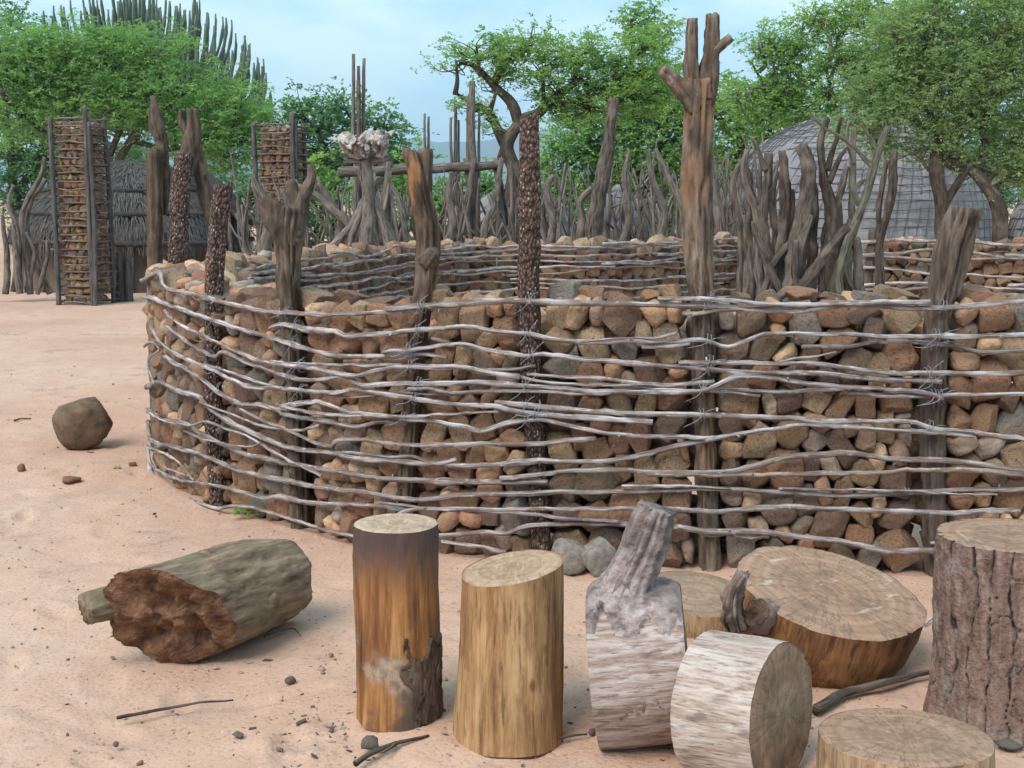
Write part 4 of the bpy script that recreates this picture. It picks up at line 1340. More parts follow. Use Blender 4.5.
# ------------------------------------------------------------------ pole bundles, cross beam and skulls
def bundle(label, Y, rods):
    px0 = rods[0][0]
    b = P(px0, 260, Y)
    o = thing('pole_bundle', label, 'poles', (b[0], Y, 0), 'bundles of upright poles behind the palisade')
    for i, (px, top, w, lean) in enumerate(rods):
        p0 = P(px, 250, Y); p0[2] = -0.05; p1 = P(px + lean, top, Y)
        mb = MB()
        pts = wobble(np.array([p0, (p0 + p1) / 2, p1]) - np.array([b[0], Y, 0]) + [0, (i % 3) * 0.07, 0], 20, 0.02, 800 + i, 1.2)
        tube(mb, pts, np.linspace(w * 0.6, w * 0.32, 20) * pxm(Y), 8, 0.08, 8, i)
        mb.build('pole', M_BRANCH, o)
bundle('slender bundle of tall rods rising behind the white skulls', 18.6, [(356, 55, 5, -2), (359, 66, 5, 0), (362, 58, 5, 1), (357, 80, 5, 0)])
bundle('thin pair of upright rods between the skulls and the mid acacia', 19.5, [(426, 114, 3.5, 0), (429, 116, 3.5, 0)])
bundle('short grey rods left of the thick upright pole', 21.0, [(452, 118, 4, 0), (456, 104, 4.5, 0), (459, 120, 3.5, 0)])
bundle('thickest upright pole crossing the horizontal beam, beside the mid acacia', 18.3, [(474, 82, 9, -1), (470, 95, 6, -1), (478, 112, 4, 2)])

Yb = 18.0
mb = MB()
b0 = P(338, 173, Yb); b1 = P(503, 165, Yb)
c0 = (b0 + b1) / 2
tube(mb, wobble(np.array([b0, c0, b1]) - c0, 30, 0.02, 3, 1.5), np.linspace(5.2, 4.2, 30) * pxm(Yb), 12, 0.12, 10, 3)
beam = thing('cross_beam', 'long horizontal pole held on crossed sticks above the palisade', 'beam', tuple(c0))
mb.build('beam', M_BRANCH, beam)
for px in (386, 470, 498):
    for s in (-1, 1):
        mb = MB()
        p0 = P(px + s * 16, 262, Yb); p0[2] = -0.04; p1 = P(px - s * 4, 158, Yb)
        tube(mb, wobble(np.array([p0, (p0 + p1) / 2, p1]) - c0 + [0, s * 0.06, 0], 16, 0.02, px + s, 1.5), np.linspace(4.4, 2.8, 16) * pxm(Yb), 9, 0.15, 9, px)
        mb.build('prop', M_BRANCH, beam)

M_BONE = mat_plain('bone', (0.17, 0.14, 0.115), (0.56, 0.525, 0.49), 14, 0.8, 0.8, (1, 1, 1), 0.01)
def skull_mesh(seed):
    """a weathered cattle skull, nose along -y, about 0.42 long"""
    rg = np.random.default_rng(seed)
    mb = MB()
    prof = [(0.20, 0.085, 0.09), (0.17, 0.13, 0.115), (0.10, 0.135, 0.12), (0.03, 0.12, 0.105), (-0.03, 0.09, 0.085), (-0.10, 0.072, 0.068), (-0.17, 0.066, 0.052), (-0.22, 0.05, 0.03), (-0.235, 0.02, 0.012)]
    nseg = 72; nr = 90
    yy = np.linspace(0.20, -0.235, nr)
    pr = np.array(prof)[::-1]
    w = np.interp(yy, pr[:, 0], pr[:, 1]); h = np.interp(yy, pr[:, 0], pr[:, 2])
    a = np.linspace(0, 2 * math.pi, nseg, endpoint=False)
    V = np.zeros((nr, nseg, 3))
    V[..., 0] = np.cos(a)[None] * w[:, None]; V[..., 2] = np.sin(a)[None] * h[:, None] * 0.85; V[..., 1] = yy[:, None]
    V = V.reshape(-1, 3)
    def dent(c, r, dep):
        d = np.linalg.norm((V - c) / r, axis=1)
        k = np.clip(1 - d * d, 0, 1) * dep
        return -unit(V * [1, 0.15, 1]) * k[:, None]
    for s in (-1, 1):
        V = V + dent(np.array([s * 0.105, 0.06, 0.055]), np.array([0.052, 0.056, 0.056]), 0.13)
        V = V + dent(np.array([s * 0.03, -0.19, 0.045]), np.array([0.024, 0.05, 0.035]), 0.04)
        V = V + dent(np.array([s * 0.09, -0.03, -0.04]), np.array([0.04, 0.07, 0.04]), 0.045)
    rd = np.abs(fbm(V * 17, 4, seed))
    V = V + unit(V) * (fbm(V * 9, 3, seed + 2) * 0.010 - np.clip((0.24 - rd) / 0.05, 0, 1) * 0.05 + fbm(V * 60, 3, seed + 6) * 0.004)[:, None]
    F = [(i * nseg + j, i * nseg + (j + 1) % nseg, (i + 1) * nseg + (j + 1) % nseg, (i + 1) * nseg + j) for i in range(nr - 1) for j in range(nseg)]
    F.append(tuple(range(nseg))[::-1]); F.append(tuple((nr - 1) * nseg + j for j in range(nseg)))
    mb.add(V, F)
    return mb
def horn_mb(seed, s):
    mb = MB()
    p = np.array([[s * 0.10, 0.15, 0.07], [s * 0.14, 0.17, 0.09], [s * 0.175, 0.17, 0.10]])
    tube(mb, catmull(p, 10), np.linspace(0.03, 0.010, 10), 12, 0.5, 60, seed)
    return mb
YS = 15.6
sp = thing('skull_post', 'bare post propped by crossed sticks, carrying the white skulls', 'post', tuple(P(368, 262, YS) * [1, 1, 0]))
for i, (poly, w) in enumerate([([(367, 330), (367, 240), (368, 190), (365, 160)], [15, 15, 13, 12]), ([(398, 330), (388, 240), (374, 195), (366, 163)], [8, 8, 7, 6]), ([(340, 330), (352, 240), (372, 196), (384, 178)], [8, 8, 7, 5])]):
    c = crooked(None, poly, w, YS + i * 0.06, 820 + i, M_BRANCH, 'prop' if i else 'post')
    c.parent = sp; c.location = Vector(c.location) - sp.location
crooked_shelf = MB()
tube(crooked_shelf, wobble(np.array([P(344, 160, YS), P(366, 161, YS), P(394, 158, YS)]) - np.array(sp.location), 12, 0.01, 5, 5), 0.035, 8, 0.2, 12, 2)
crooked_shelf.build('rest', M_BRANCH, sp)
for i, (px, py, rot, sc, lab) in enumerate([
    (350, 149, (2.3, 0.4, -0.6), 1.0, 'bleached cattle skull lowest at the left of the pile on the post'),
    (364, 142, (-0.7, 0.5, 2.5), 1.1, 'whitest cattle skull topping the pile on the post'),
    (380, 148, (1.9, -0.5, 1.0), 1.0, 'greyer cattle skull at the right of the pile on the post'),
    (366, 152, (0.4, 1.3, 0.3), 0.9, 'small cattle skull wedged under the others on the post')]):
    p = P(px, py, YS - 0.05 + 0.06 * (i % 2))
    o = thing('animal_skull', lab, 'skull', tuple(p), 'skulls piled on the post')
    o.rotation_euler = rot; o.scale = (sc,) * 3
    cr = skull_mesh(830 + i).build('cranium', M_BONE, o)
    for s in (-1, 1): horn_mb(840 + i, s).build('horn', M_BONE, o)

# ------------------------------------------------------------------ trees
def leaf_object(name, mat, parent, centers, radii, twigs, per, ln, wd, seed, up=0.35, tint=None):
    """leaf sprays: every cluster carries twigs, every twig carries small pointed leaves on both sides"""
    rg = np.random.default_rng(seed)
    N = len(centers)
    c = np.repeat(centers, twigs, 0); rad = np.repeat(radii, twigs, 0)
    nt = len(c)
    d = rg.normal(size=(nt, 3)); d[:, 2] = d[:, 2] * 0.5 + up * 0.4
    d = unit(d)
    st = c + rg.normal(size=(nt, 3)) * rad * 0.30
    L_ = rad.mean(1) * rg.uniform(0.5, 1.1, nt)
    base_t = rg.uniform(0, 1, N)
    tt = np.repeat(base_t, twigs) * 0.55 + rg.uniform(0, 0.35, nt)
    n = nt * per
    t = rg.uniform(0.05, 1, n)
    D = np.repeat(d, per, 0); S = np.repeat(st, per, 0); LL = np.repeat(L_, per); TT = np.repeat(tt, per)
    pos = S + D * (LL * t)[:, None]
    pos[:, 2] -= LL * t * t * 0.25
    side = unit(np.cross(D, np.array([0, 0, 1.0]) + rg.normal(size=(n, 3)) * 0.25))
    sg = np.where(rg.random(n) < 0.5, -1.0, 1.0)[:, None]
    ax = unit(side * sg + D * 0.55 + rg.normal(size=(n, 3)) * 0.35)
    w = unit(np.cross(ax, np.array([0, 0, 1.0]) + rg.normal(size=(n, 3)) * 0.6))
    l = ln * rg.uniform(0.6, 1.35, n)[:, None]; k = wd * rg.uniform(0.7, 1.3, n)[:, None]
    V = np.stack([pos, pos + ax * l * 0.5 + w * k, pos + ax * l, pos + ax * l * 0.5 - w * k], 1).reshape(-1, 3)
    me = bpy.data.meshes.new(name)
    me.vertices.add(len(V)); me.vertices.foreach_set('co', V.astype(np.float32).ravel())
    me.loops.add(n * 4); me.loops.foreach_set('vertex_index', np.arange(n * 4, dtype=np.int32))
    me.polygons.add(n)
    me.polygons.foreach_set('loop_start', np.arange(0, n * 4, 4, dtype=np.int32))
    me.polygons.foreach_set('loop_total', np.full(n, 4, np.int32))
    at = me.attributes.new('tint', 'FLOAT', 'POINT')
    tv = np.clip(TT + rg.uniform(0, 0.18, n), 0, 1)
    at.data.foreach_set('value', np.repeat(tv, 4).astype(np.float32))
    me.update(); me.validate()
    return link(name, me, mat, parent)

def tree(name, label, cat, Y, trunks, puffs, mats, leaf, per_m2=60, csize=0.42, twigs=6, per=9, seed=0, group=None, depth=0.8, flat=0.6, bare=0, limb_w=5, base=None, up=0.35):
    """trunks: list of (pixel polyline, widths px); puffs: (px, py, half width px, half height px[, extra depth m])"""
    rg = np.random.default_rng(seed)
    u = pxm(Y)
    bx = base if base else trunks[0][0][0][0]
    org = P(bx, 250, Y); org[2] = 0
    o = thing(name, label, cat, tuple(org), group)
    mt, ml = mats
    ends = []
    mbt = MB()
    for (poly, w) in trunks:
        pts = np.array([P(x, y, Y) for x, y in poly])
        if poly[0][1] > 225 and len(ends) == 0: pts[0][2] = -0.1
        k = max(14, len(poly) * 8)
        c = wobble(pts - org, k, 2.0 * u, seed + len(ends), 0.9)
        c[:, 1] += fbm(c * 0.6 + 3, 2, seed + 3) * 0.25 * np.linspace(0, 1, k)
        tube(mbt, c, np.interp(np.linspace(0, 1, k), np.linspace(0, 1, len(w)), w) * u / 2, 10, 0.18, 5, seed)
        ends.append((c, w[-1] * u / 2))
    mbt.build('trunk', mt, o)
    # clusters through the crown
    C = []; Rr = []
    mbb = MB()
    allp = np.concatenate([e[0][len(e[0]) // 2:] for e in ends])
    for q in puffs:
        px, py, hw, hh = q[:4]
        dy = q[4] if len(q) > 4 else 0.0
        ctr = P(px, py, Y + dy) - org
        ax, az = hw * u, hh * u
        ay = max(ax * depth, 0.3)
        n = max(5, int(per_m2 * (ax * az * 3.14) ** 0.75 * 0.9))
        dirs = unit(rg.normal(size=(n, 3))); rr = rg.uniform(0.12, 1, n) ** (1 / 2.2)
        pts = ctr + dirs * rr[:, None] * np.array([ax, ay, az])
        pts += rg.normal(size=pts.shape) * csize * 0.25
        C.append(pts)
        Rr.append(np.stack([np.full(n, csize), np.full(n, csize), np.full(n, csize * flat)], 1) * rg.uniform(0.6, 1.25, n)[:, None])
        # a limb from the nearest part of the trunk to the puff and twigs to its clusters
        j = np.linalg.norm((allp - ctr) * [1, 1, 0.6] + [0, 0, 0.3], axis=1).argmin()
        s = allp[j]
        mid = (s + ctr) / 2 + rg.normal(size=3) * 0.15 * np.linalg.norm(ctr - s) - [0, 0, 0.08]
        lc = wobble(np.array([s, mid, ctr]), 16, 0.10, seed + int(px), 1.0)
        tube(mbb, lc, np.linspace(limb_w, limb_w * 0.3, 16) * u / 2, 7, 0.15, 6, int(px))
        for m in rg.choice(n, min(n, 14), False):
            g = lc[rg.integers(8, 16)]
            e = np.array([g, (g + pts[m]) / 2 + rg.normal(size=3) * 0.08, pts[m]])
            tube(mbb, catmull(e, 7), np.linspace(1.6, 0.5, 7) * max(u, 0.012) / 2, 5, 0, 1, m)
    for k in range(bare):
        q = puffs[rg.integers(len(puffs))]
        ctr = P(q[0], q[1], Y) - org
        d = unit(rg.normal(size=3) * [1, 0.7, 0.6])
        ln = rg.uniform(0.5, 1.0) * q[2] * u * 1.2
        e = wobble(np.array([ctr, ctr + d * ln * 0.5 + rg.normal(size=3) * 0.1, ctr + d * ln]), 12, 0.06, seed + k, 2)
        tube(mbb, e, np.linspace(2.2, 0.6, 12) * u / 2, 5, 0, 1, k)
    mbb.build('branches', M_TWIG if bare else mt, o)
    leaf_object('crown', ml, o, np.concatenate(C), np.concatenate(Rr), twigs, per, leaf[0], leaf[1], seed, up)
    return o

LF_A = mat_leaf('acacia_leaf', (0.115, 0.24, 0.095), (0.22, 0.385, 0.14), (0.33, 0.49, 0.175))
LF_D = mat_leaf('dark_leaf', (0.08, 0.19, 0.095), (0.13, 0.27, 0.125), (0.19, 0.335, 0.15))
LF_Y = mat_leaf('bright_leaf', (0.15, 0.28, 0.09), (0.25, 0.41, 0.13), (0.35, 0.50, 0.17))
LF_G = mat_leaf('greyish_leaf', (0.19, 0.285, 0.135), (0.285, 0.395, 0.175), (0.37, 0.48, 0.22))

tree('acacia_tree', 'wide spreading acacia rising over the thatched hut and lone pillar', 'tree', 31.0,
     [([(118, 285), (112, 215), (106, 175), (95, 150), (70, 115)], [15, 13, 11, 8, 4]), ([(108, 180), (125, 150), (150, 120), (185, 95)], [9, 8, 6, 3]), ([(104, 168), (118, 130), (128, 95)], [8, 6, 3]), ([(98, 155), (60, 138), (30, 120)], [7, 5, 3]), ([(135, 140), (175, 150), (215, 140)], [6, 4, 2])],
     [(35, 75, 60, 30), (105, 62, 70, 30), (175, 88, 62, 30), (232, 108, 42, 26), (120, 104, 72, 24), (28, 118, 52, 26), (205, 140, 50, 24), (62, 40, 62, 22), (148, 48, 48, 22), (222, 152, 34, 18), (75, 92, 60, 24), (165, 120, 50, 20), (248, 130, 26, 18), (5, 60, 45, 35)],
     (M_TRUNK, LF_A), (0.075, 0.016), 46, 0.50, 8, 14, 901, flat=0.5, limb_w=6)
tree('broadleaf_tree', 'dark leafy tree at the left edge behind the crooked branches', 'tree', 35.0,
     [([(22, 285), (20, 220), (12, 170), (5, 120)], [14, 12, 9, 5]), ([(18, 190), (40, 160), (52, 135)], [8, 6, 3])],
     [(5, 35, 55, 35), (15, 150, 45, 38), (-10, 95, 45, 45), (50, 150, 40, 30), (20, 195, 40, 30), (62, 175, 34, 26), (150, 168, 60, 20), (215, 172, 40, 22), (110, 165, 40, 20)],
     (M_TRUNK, LF_D), (0.10, 0.03), 26, 0.55, 7, 9, 902)
tree('broadleaf_tree', 'dark green tree behind the second stone pillar', 'tree', 36.0,
     [([(335, 285), (338, 220), (330, 165), (318, 135)], [13, 11, 8, 4]), ([(336, 185), (358, 150), (370, 130)], [8, 6, 3])],
     [(300, 118, 40, 24), (345, 112, 38, 20), (383, 132, 30, 22), (320, 145, 55, 24), (402, 158, 24, 16), (275, 128, 28, 26), (360, 165, 45, 22), (285, 165, 34, 24), (320, 185, 60, 22), (395, 180, 34, 16)],
     (M_TRUNK, LF_D), (0.10, 0.032), 28, 0.5, 7, 9, 903)
tree('leafy_shrub', 'bright green shrub between the second pillar and the skulls', 'shrub', 27.0,
     [([(318, 270), (320, 230), (322, 195)], [6, 5, 3])],
     [(318, 168, 22, 14), (336, 182, 20, 14), (294, 172, 18, 14), (312, 190, 26, 16), (345, 196, 16, 12)],
     (M_TRUNK, LF_Y), (0.075, 0.026), 34, 0.34, 6, 9, 904)
tree('leafy_shrub', 'low green thicket under the horizontal beam', 'shrub', 30.0,
     [([(440, 270), (442, 230), (440, 200)], [6, 5, 3])],
     [(425, 182, 34, 16), (462, 188, 34, 14), (395, 190, 30, 20), (490, 184, 22, 15), (440, 205, 60, 18), (495, 205, 34, 20), (410, 162, 20, 10)],
     (M_TRUNK, LF_A), (0.09, 0.03), 30, 0.4, 6, 9, 905)
tree('leafy_shrub', 'dark green thicket low behind the second stone pillar', 'shrub', 24.5,
     [([(300, 270), (298, 240), (292, 215)], [6, 5, 3])],
     [(246, 214, 22, 24), (276, 222, 28, 22), (312, 222, 30, 20), (350, 224, 30, 20), (300, 200, 26, 16), (258, 190, 14, 16), (385, 226, 26, 16)],
     (M_TRUNK, LF_D), (0.08, 0.028), 34, 0.36, 6, 9, 921)
tree('leafy_shrub', 'dark thicket low behind the palisade, between mid acacia and tall dead trunk', 'shrub', 25.5,
     [([(600, 270), (598, 240), (592, 215)], [6, 5, 3])],
     [(545, 226, 26, 18), (585, 224, 30, 18), (630, 224, 34, 20), (680, 222, 34, 22), (722, 220, 30, 24), (420, 228, 26, 14), (470, 226, 30, 16)],
     (M_TRUNK, LF_D), (0.08, 0.028), 34, 0.36, 6, 9, 922)
tree('acacia_tree', 'dark twisted acacia with a flat crown standing behind the studded post', 'tree', 21.0,
     [([(513, 262), (513, 236), (513, 199), (514, 171), (507, 147), (522, 122), (539, 114), (556, 97), (580, 80)], [19, 17, 15, 16, 15, 13, 11, 9, 5]),
      ([(507, 147), (498, 129), (489, 114), (475, 105), (459, 95)], [11, 9, 7, 6, 3]), ([(498, 160), (502, 145), (505, 135)], [4, 3, 2]), ([(518, 125), (512, 105), (494, 87), (472, 65), (458, 62)], [11, 10, 8, 6, 3]),
      ([(505, 195), (500, 180), (494, 168)], [5, 3, 2]), ([(494, 87), (500, 68), (512, 55)], [6, 4, 3]), ([(545, 108), (575, 100), (610, 85)], [8, 6, 3])],
     [(482, 46, 36, 12), (530, 42, 42, 14), (578, 55, 46, 18), (562, 88, 44, 14), (618, 66, 40, 18), (632, 98, 36, 16), (500, 74, 22, 8), (474, 106, 22, 7), (648, 45, 28, 18), (456, 58, 18, 7), (590, 110, 40, 12), (545, 66, 50, 14), (488, 120, 16, 5), (600, 84, 50, 14), (510, 58, 40, 10), (640, 74, 44, 18), (560, 104, 40, 10), (660, 90, 30, 18)],
     (M_TRUNK, LF_Y), (0.050, 0.011), 52, 0.32, 8, 15, 906, flat=0.38, limb_w=6)
tree('broadleaf_tree', 'dense green tree between the mid acacia and the tall dead trunk', 'tree', 33.0,
     [([(640, 285), (642, 220), (636, 160), (630, 100), (634, 40)], [15, 13, 11, 8, 3]), ([(640, 190), (670, 150), (690, 120)], [8, 6, 3]), ([(638, 180), (600, 160), (580, 150)], [8, 6, 3])],
     [(590, 140, 42, 36), (630, 170, 48, 34), (598, 186, 40, 30), (662, 145, 42, 42), (560, 172, 28, 36), (634, 18, 20, 14), (648, 38, 24, 22), (690, 130, 38, 42), (676, 180, 40, 30), (640, 110, 40, 30), (600, 120, 40, 26), (660, 90, 30, 30), (560, 205, 40, 24), (640, 215, 50, 24)],
     (M_TRUNK, LF_A), (0.095, 0.03), 34, 0.5, 7, 9, 907)
tree('broadleaf_tree', 'green tree between the tall dead trunk and the big dome hut', 'tree', 32.0,
     [([(742, 285), (744, 220), (740, 160), (736, 110)], [12, 10, 8, 4])],
     [(738, 150, 36, 32), (716, 105, 26, 22), (748, 112, 36, 24), (722, 175, 34, 28), (770, 130, 40, 24), (800, 110, 36, 20), (742, 85, 26, 14), (728, 205, 34, 24)],
     (M_TRUNK, LF_Y), (0.09, 0.028), 28, 0.46, 7, 9, 908)
tree('feathery_tree', 'loose feathery tree with bare pale twigs above the big dome hut', 'tree', 26.0,
     [([(845, 285), (842, 220), (838, 150), (832, 105), (826, 70)], [9, 8, 7, 5, 3]), ([(838, 150), (800, 110), (772, 95), (752, 60)], [5, 4, 3, 2]), ([(836, 130), (870, 90), (890, 50)], [5, 4, 2])],
     [(795, 66, 32, 22), (838, 50, 40, 30), (778, 96, 30, 14), (828, 95, 44, 22), (885, 35, 44, 30), (760, 45, 12, 26), (815, 20, 20, 18), (775, 50, 16, 30), (845, 18, 24, 16), (880, 80, 40, 28), (812, 120, 36, 16), (765, 120, 30, 20), (856, 112, 34, 18), (740, 100, 26, 20), (800, 40, 30, 22), (868, 12, 34, 16), (905, 4, 34, 16), (860, 62, 34, 22), (805, 84, 34, 16)],
     (M_TRUNK, LF_Y), (0.065, 0.015), 42, 0.40, 7, 12, 909, flat=0.6, bare=34)
tree('acacia_tree', 'big drooping acacia with leaning dark trunks at the right edge', 'tree', 18.0,
     [([(1000, 262), (1000, 228), (990, 196), (970, 170), (945, 160), (958, 130), (985, 90)], [16, 15, 14, 13, 11, 9, 5]), ([(945, 262), (943, 235), (940, 200), (936, 165), (940, 135), (925, 100)], [15, 14, 13, 13, 9, 4]), ([(946, 200), (958, 178), (968, 160)], [9, 8, 6]),
      ([(975, 175), (985, 150), (982, 128), (1000, 90)], [8, 7, 6, 3]), ([(940, 140), (905, 115), (880, 105)], [6, 5, 2])],
     [(900, 108, 46, 26), (948, 92, 52, 32), (1000, 82, 46, 40), (930, 46, 54, 30), (985, 34, 54, 30), (872, 126, 30, 14), (1012, 140, 34, 26), (965, 128, 40, 18), (1045, 60, 50, 60), (1040, 130, 40, 40), (905, 70, 40, 26), (960, 66, 60, 28), (1015, 175, 24, 16), (1030, 10, 50, 30), (925, 12, 40, 18), (850, 128, 24, 10), (882, 148, 20, 9), (985, 160, 30, 14), (895, 30, 40, 24), (870, 90, 26, 20), (950, 152, 30, 9), (915, 148, 28, 9), (1000, 0, 50, 20), (955, -4, 40, 18), (1030, 165, 24, 14)],
     (M_TRUNK, LF_G), (0.042, 0.009), 95, 0.30, 8, 13, 910, flat=0.6, bare=30, limb_w=5)
tree('broadleaf_tree', 'green tree behind the drooping acacia and the partly seen dome hut', 'tree', 34.0,
     [([(985, 285), (988, 220), (992, 150), (1000, 80)], [12, 10, 8, 4])],
     [(965, 196, 42, 22), (1010, 190, 40, 26), (1040, 150, 44, 40), (985, 150, 50, 36), (930, 120, 50, 40), (1010, 90, 60, 50), (950, 60, 60, 40), (890, 90, 40, 36), (1010, 30, 60, 40), (900, 30, 40, 30)],
     (M_TRUNK, LF_D), (0.10, 0.03), 24, 0.55, 7, 9, 911)

# candelabra euphorbia behind the left acacia
M_EUPH = mat_plain('euphorbia_skin', (0.075, 0.115, 0.085), (0.145, 0.185, 0.14), 5, 0.7, 0.3)
def euphorbia():
    Y = 42.0; u = pxm(Y)
    org = P(140, 250, Y); org[2] = 0
    o = thing('euphorbia_tree', 'tall grey green candelabra euphorbia above the spreading acacia', 'tree', tuple(org))
    rg = np.random.default_rng(33)
    tr = np.array([[0, 0, -0.1], [0.05, 0, 1.4], [-0.05, 0.1, 2.9], [0, 0, 4.4]])
    mb = MB(); tube(mb, wobble(tr, 24, 0.05, 3, 1), np.linspace(0.26, 0.17, 24), 12, 0.12, 4, 1)
    mb.build('trunk', M_TRUNK, o)
    ctr = P(140, 112, Y) - org
    n = 285
    for k in range(n):
        t = rg.uniform(0, 1) ** 0.55
        an = rg.uniform(0, 2 * math.pi)
        # the crown is a broad dome; stems end on it and stand upright
        rx, rz = 132 * u, 118 * u
        e = ctr + np.array([math.cos(an) * rx * t, math.sin(an) * rx * 0.7 * t, rz * math.sqrt(max(1 - t * t * 0.96, 0.03)) * rg.uniform(0.86, 1.07) - 0.1])
        lng = rg.uniform(1.0, 1.9)
        out = np.array([math.cos(an), math.sin(an), 0])
        e = e + np.array([rg.normal() * 0.12, rg.normal() * 0.12, 0])
        s = e - np.array([0, 0, lng]) - out * (0.16 + 0.22 * t) * lng * 0.6
        root = ctr + out * rx * t * 0.45 + np.array([0, 0, -0.7 + (1 - t) * 1.2])
        pts = np.array([root, (root + s) / 2 - [0, 0, 0.15], s, s * 0.35 + e * 0.65 + out * 0.10 * t, e])
        c = catmull(pts, 16)
        r = np.full(16, rg.uniform(0.034, 0.05)) * (1 + 0.22 * np.sin(np.arange(16) * 1.9 + k)) * rg.uniform(0.8, 1.2); r[-1] = 0.02; r[-2] *= 0.7
        mb = MB(); tube(mb, c, r, 12, 0.0, 1, k, True, 1.0, 4)
        mb.build('stem', M_EUPH, o)
euphorbia()

# ------------------------------------------------------------------ logs and stumps on the sand
def frame_from(axis, up=(0, 0, 1)):
    z = unit(np.array(axis, float)); x = np.cross(np.array(up, float), z)
    if np.linalg.norm(x) < 1e-4: x = np.array([1.0, 0, 0])
    x = unit(x); y = np.cross(z, x)
    return Matrix(((x[0], y[0], z[0]), (x[1], y[1], z[1]), (x[2], y[2], z[2]))).to_4x4()

def log_body(L_, radii, nseg, nring, fn, tilt0=(0, 0), tilt1=(0, 0), rag0=0.0):
    """side mesh along local z from 0 to L_; fn(angle, z, r) gives the radius; returns (side, start cap, end cap) mesh builders"""
    a = np.linspace(0, 2 * math.pi, nseg, endpoint=False)
    zt = np.linspace(0, 1, nring)
    r0 = np.interp(zt, np.linspace(0, 1, len(radii)), radii)
    A, T = np.meshgrid(a, zt)
    Rr = fn(A, T * L_, np.broadcast_to(r0[:, None], A.shape).copy())
    X = np.cos(A) * Rr; Y_ = np.sin(A) * Rr
    Z = T * L_
    Z = Z + (1 - T) * (X * tilt0[0] + Y_ * tilt0[1]) + T * (X * tilt1[0] + Y_ * tilt1[1])
    if rag0:
        rg_ = fbm(np.stack([np.cos(a) * 2.6, np.sin(a) * 2.6, a * 0], 1), 4, 77)
        Z = Z + (1 - T) ** 2 * rg_[None] * rag0
    V = np.stack([X, Y_, Z], -1)
    side = MB()
    F = [(i * nseg + j, i * nseg + (j + 1) % nseg, (i + 1) * nseg + (j + 1) % nseg, (i + 1) * nseg + j) for i in range(nring - 1) for j in range(nseg)]
    side.add(V.reshape(-1, 3), F, np.stack([A * np.mean(radii), T * L_], -1).reshape(-1, 2))
    caps = []
    for end in (0, 1):
        ring = V[-1 if end else 0]
        cen = ring.mean(0)
        vs = []; nr = 14
        for k in range(nr, 0, -1):
            t = k / nr
            p = cen + (ring - cen) * t
            sg = 1 if end else -1
            bump = fbm(p * 30 + 7 * end, 3, 5) * 0.0022 * (1 - t ** 6)
            edge = -0.004 * max(0, (t - 0.9) / 0.1)
            p = p.copy(); p[:, 2] += sg * (bump + 0.002 + edge)
            vs.append(p)
        vv = np.vstack(vs + [cen[None] + [0, 0, (0.002 if end else -0.002)]])
        ff = []
        for k in range(nr - 1):
            for j in range(nseg):
                q = (k * nseg + j, k * nseg + (j + 1) % nseg, (k + 1) * nseg + (j + 1) % nseg, (k + 1) * nseg + j)
                ff.append(q if end else q[::-1])
        for j in range(nseg):
            q = ((nr - 1) * nseg + j, (nr - 1) * nseg + (j + 1) % nseg, nr * nseg)
            ff.append(q if end else q[::-1])
        caps.append(MB().add(vv, ff))
    return side, caps[0], caps[1]

def rough(amp, sc, seed, zs=0.5, lobes=0.0, nl=3):
    def fn(A, Z, r):
        q = np.stack([np.cos(A) * r * sc, np.sin(A) * r * sc, Z * sc * zs], -1).reshape(-1, 3)
        d = fbm(q, 4, seed).reshape(A.shape)
        big = fbm(np.stack([np.cos(A) * 0.9, np.sin(A) * 0.9, Z * 2.0], -1).reshape(-1, 3) + seed, 2, seed + 9).reshape(A.shape)
        wv = fbm(np.stack([np.cos(A) * 1.2, np.sin(A) * 1.2, Z * 7], -1).reshape(-1, 3) + seed * 2.7, 3, seed + 21).reshape(A.shape)
        gate_ = np.clip(fbm(np.stack([np.cos(A) * 2.5, np.sin(A) * 2.5, Z * 3], -1).reshape(-1, 3) + seed, 2, seed + 31).reshape(A.shape) * 3, 0, 1)
        ck = np.exp(-(np.abs(np.sin(A * 4.5 + wv * 1.6)) / 0.035) ** 2) * gate_
        return r * (1 + amp * d + lobes * big - 0.045 * ck)
    return fn
def plated(seed, depth=0.07, cols=11):
    """thick bark broken into upright plates"""
    def fn(A, Z, r):
        ph = np.stack([np.cos(A) * 2.0, np.sin(A) * 2.0, Z * 4.2], -1).reshape(-1, 3)
        w = fbm(ph, 4, seed).reshape(A.shape) * 2.3
        g = np.abs(np.sin(A * cols / 2 + w))
        wid = 0.17 + 0.10 * fbm(ph * 2.2, 2, seed + 1).reshape(A.shape)
        groove = np.exp(-(g / np.maximum(wid, 0.05)) ** 2)
        cell = np.floor((A * cols / 2 + w) / math.pi)
        wz = fbm(np.stack([np.cos(A) * 5, np.sin(A) * 5, Z * 16], -1).reshape(-1, 3), 3, seed + 4).reshape(A.shape)
        hz = np.abs(np.sin(Z * 15 + cell * 2.3 + wz * 1.2))
        keep = (np.sin(cell * 12.9) > -0.2)
        groove2 = np.exp(-(hz / 0.07) ** 2) * 0.6 * keep
        fine = fbm(np.stack([np.cos(A) * r * 60, np.sin(A) * r * 60, Z * 30], -1).reshape(-1, 3), 3, seed + 7).reshape(A.shape)
        # flaking layers of the plates
        lay = fbm(np.stack([np.cos(A) * r * 22, np.sin(A) * r * 22, Z * 12], -1).reshape(-1, 3), 3, seed + 11).reshape(A.shape)
        lay = np.floor(lay * 3.5) / 3.5
        flare = 0.10 * np.exp(-Z / 0.07)
        gg = np.maximum(groove, groove2)
        fn.groove = gg
        return r * (1 - depth * gg + 0.012 * fine + 0.022 * lay * (1 - gg) + flare + 0.02 * wz)
    return fn

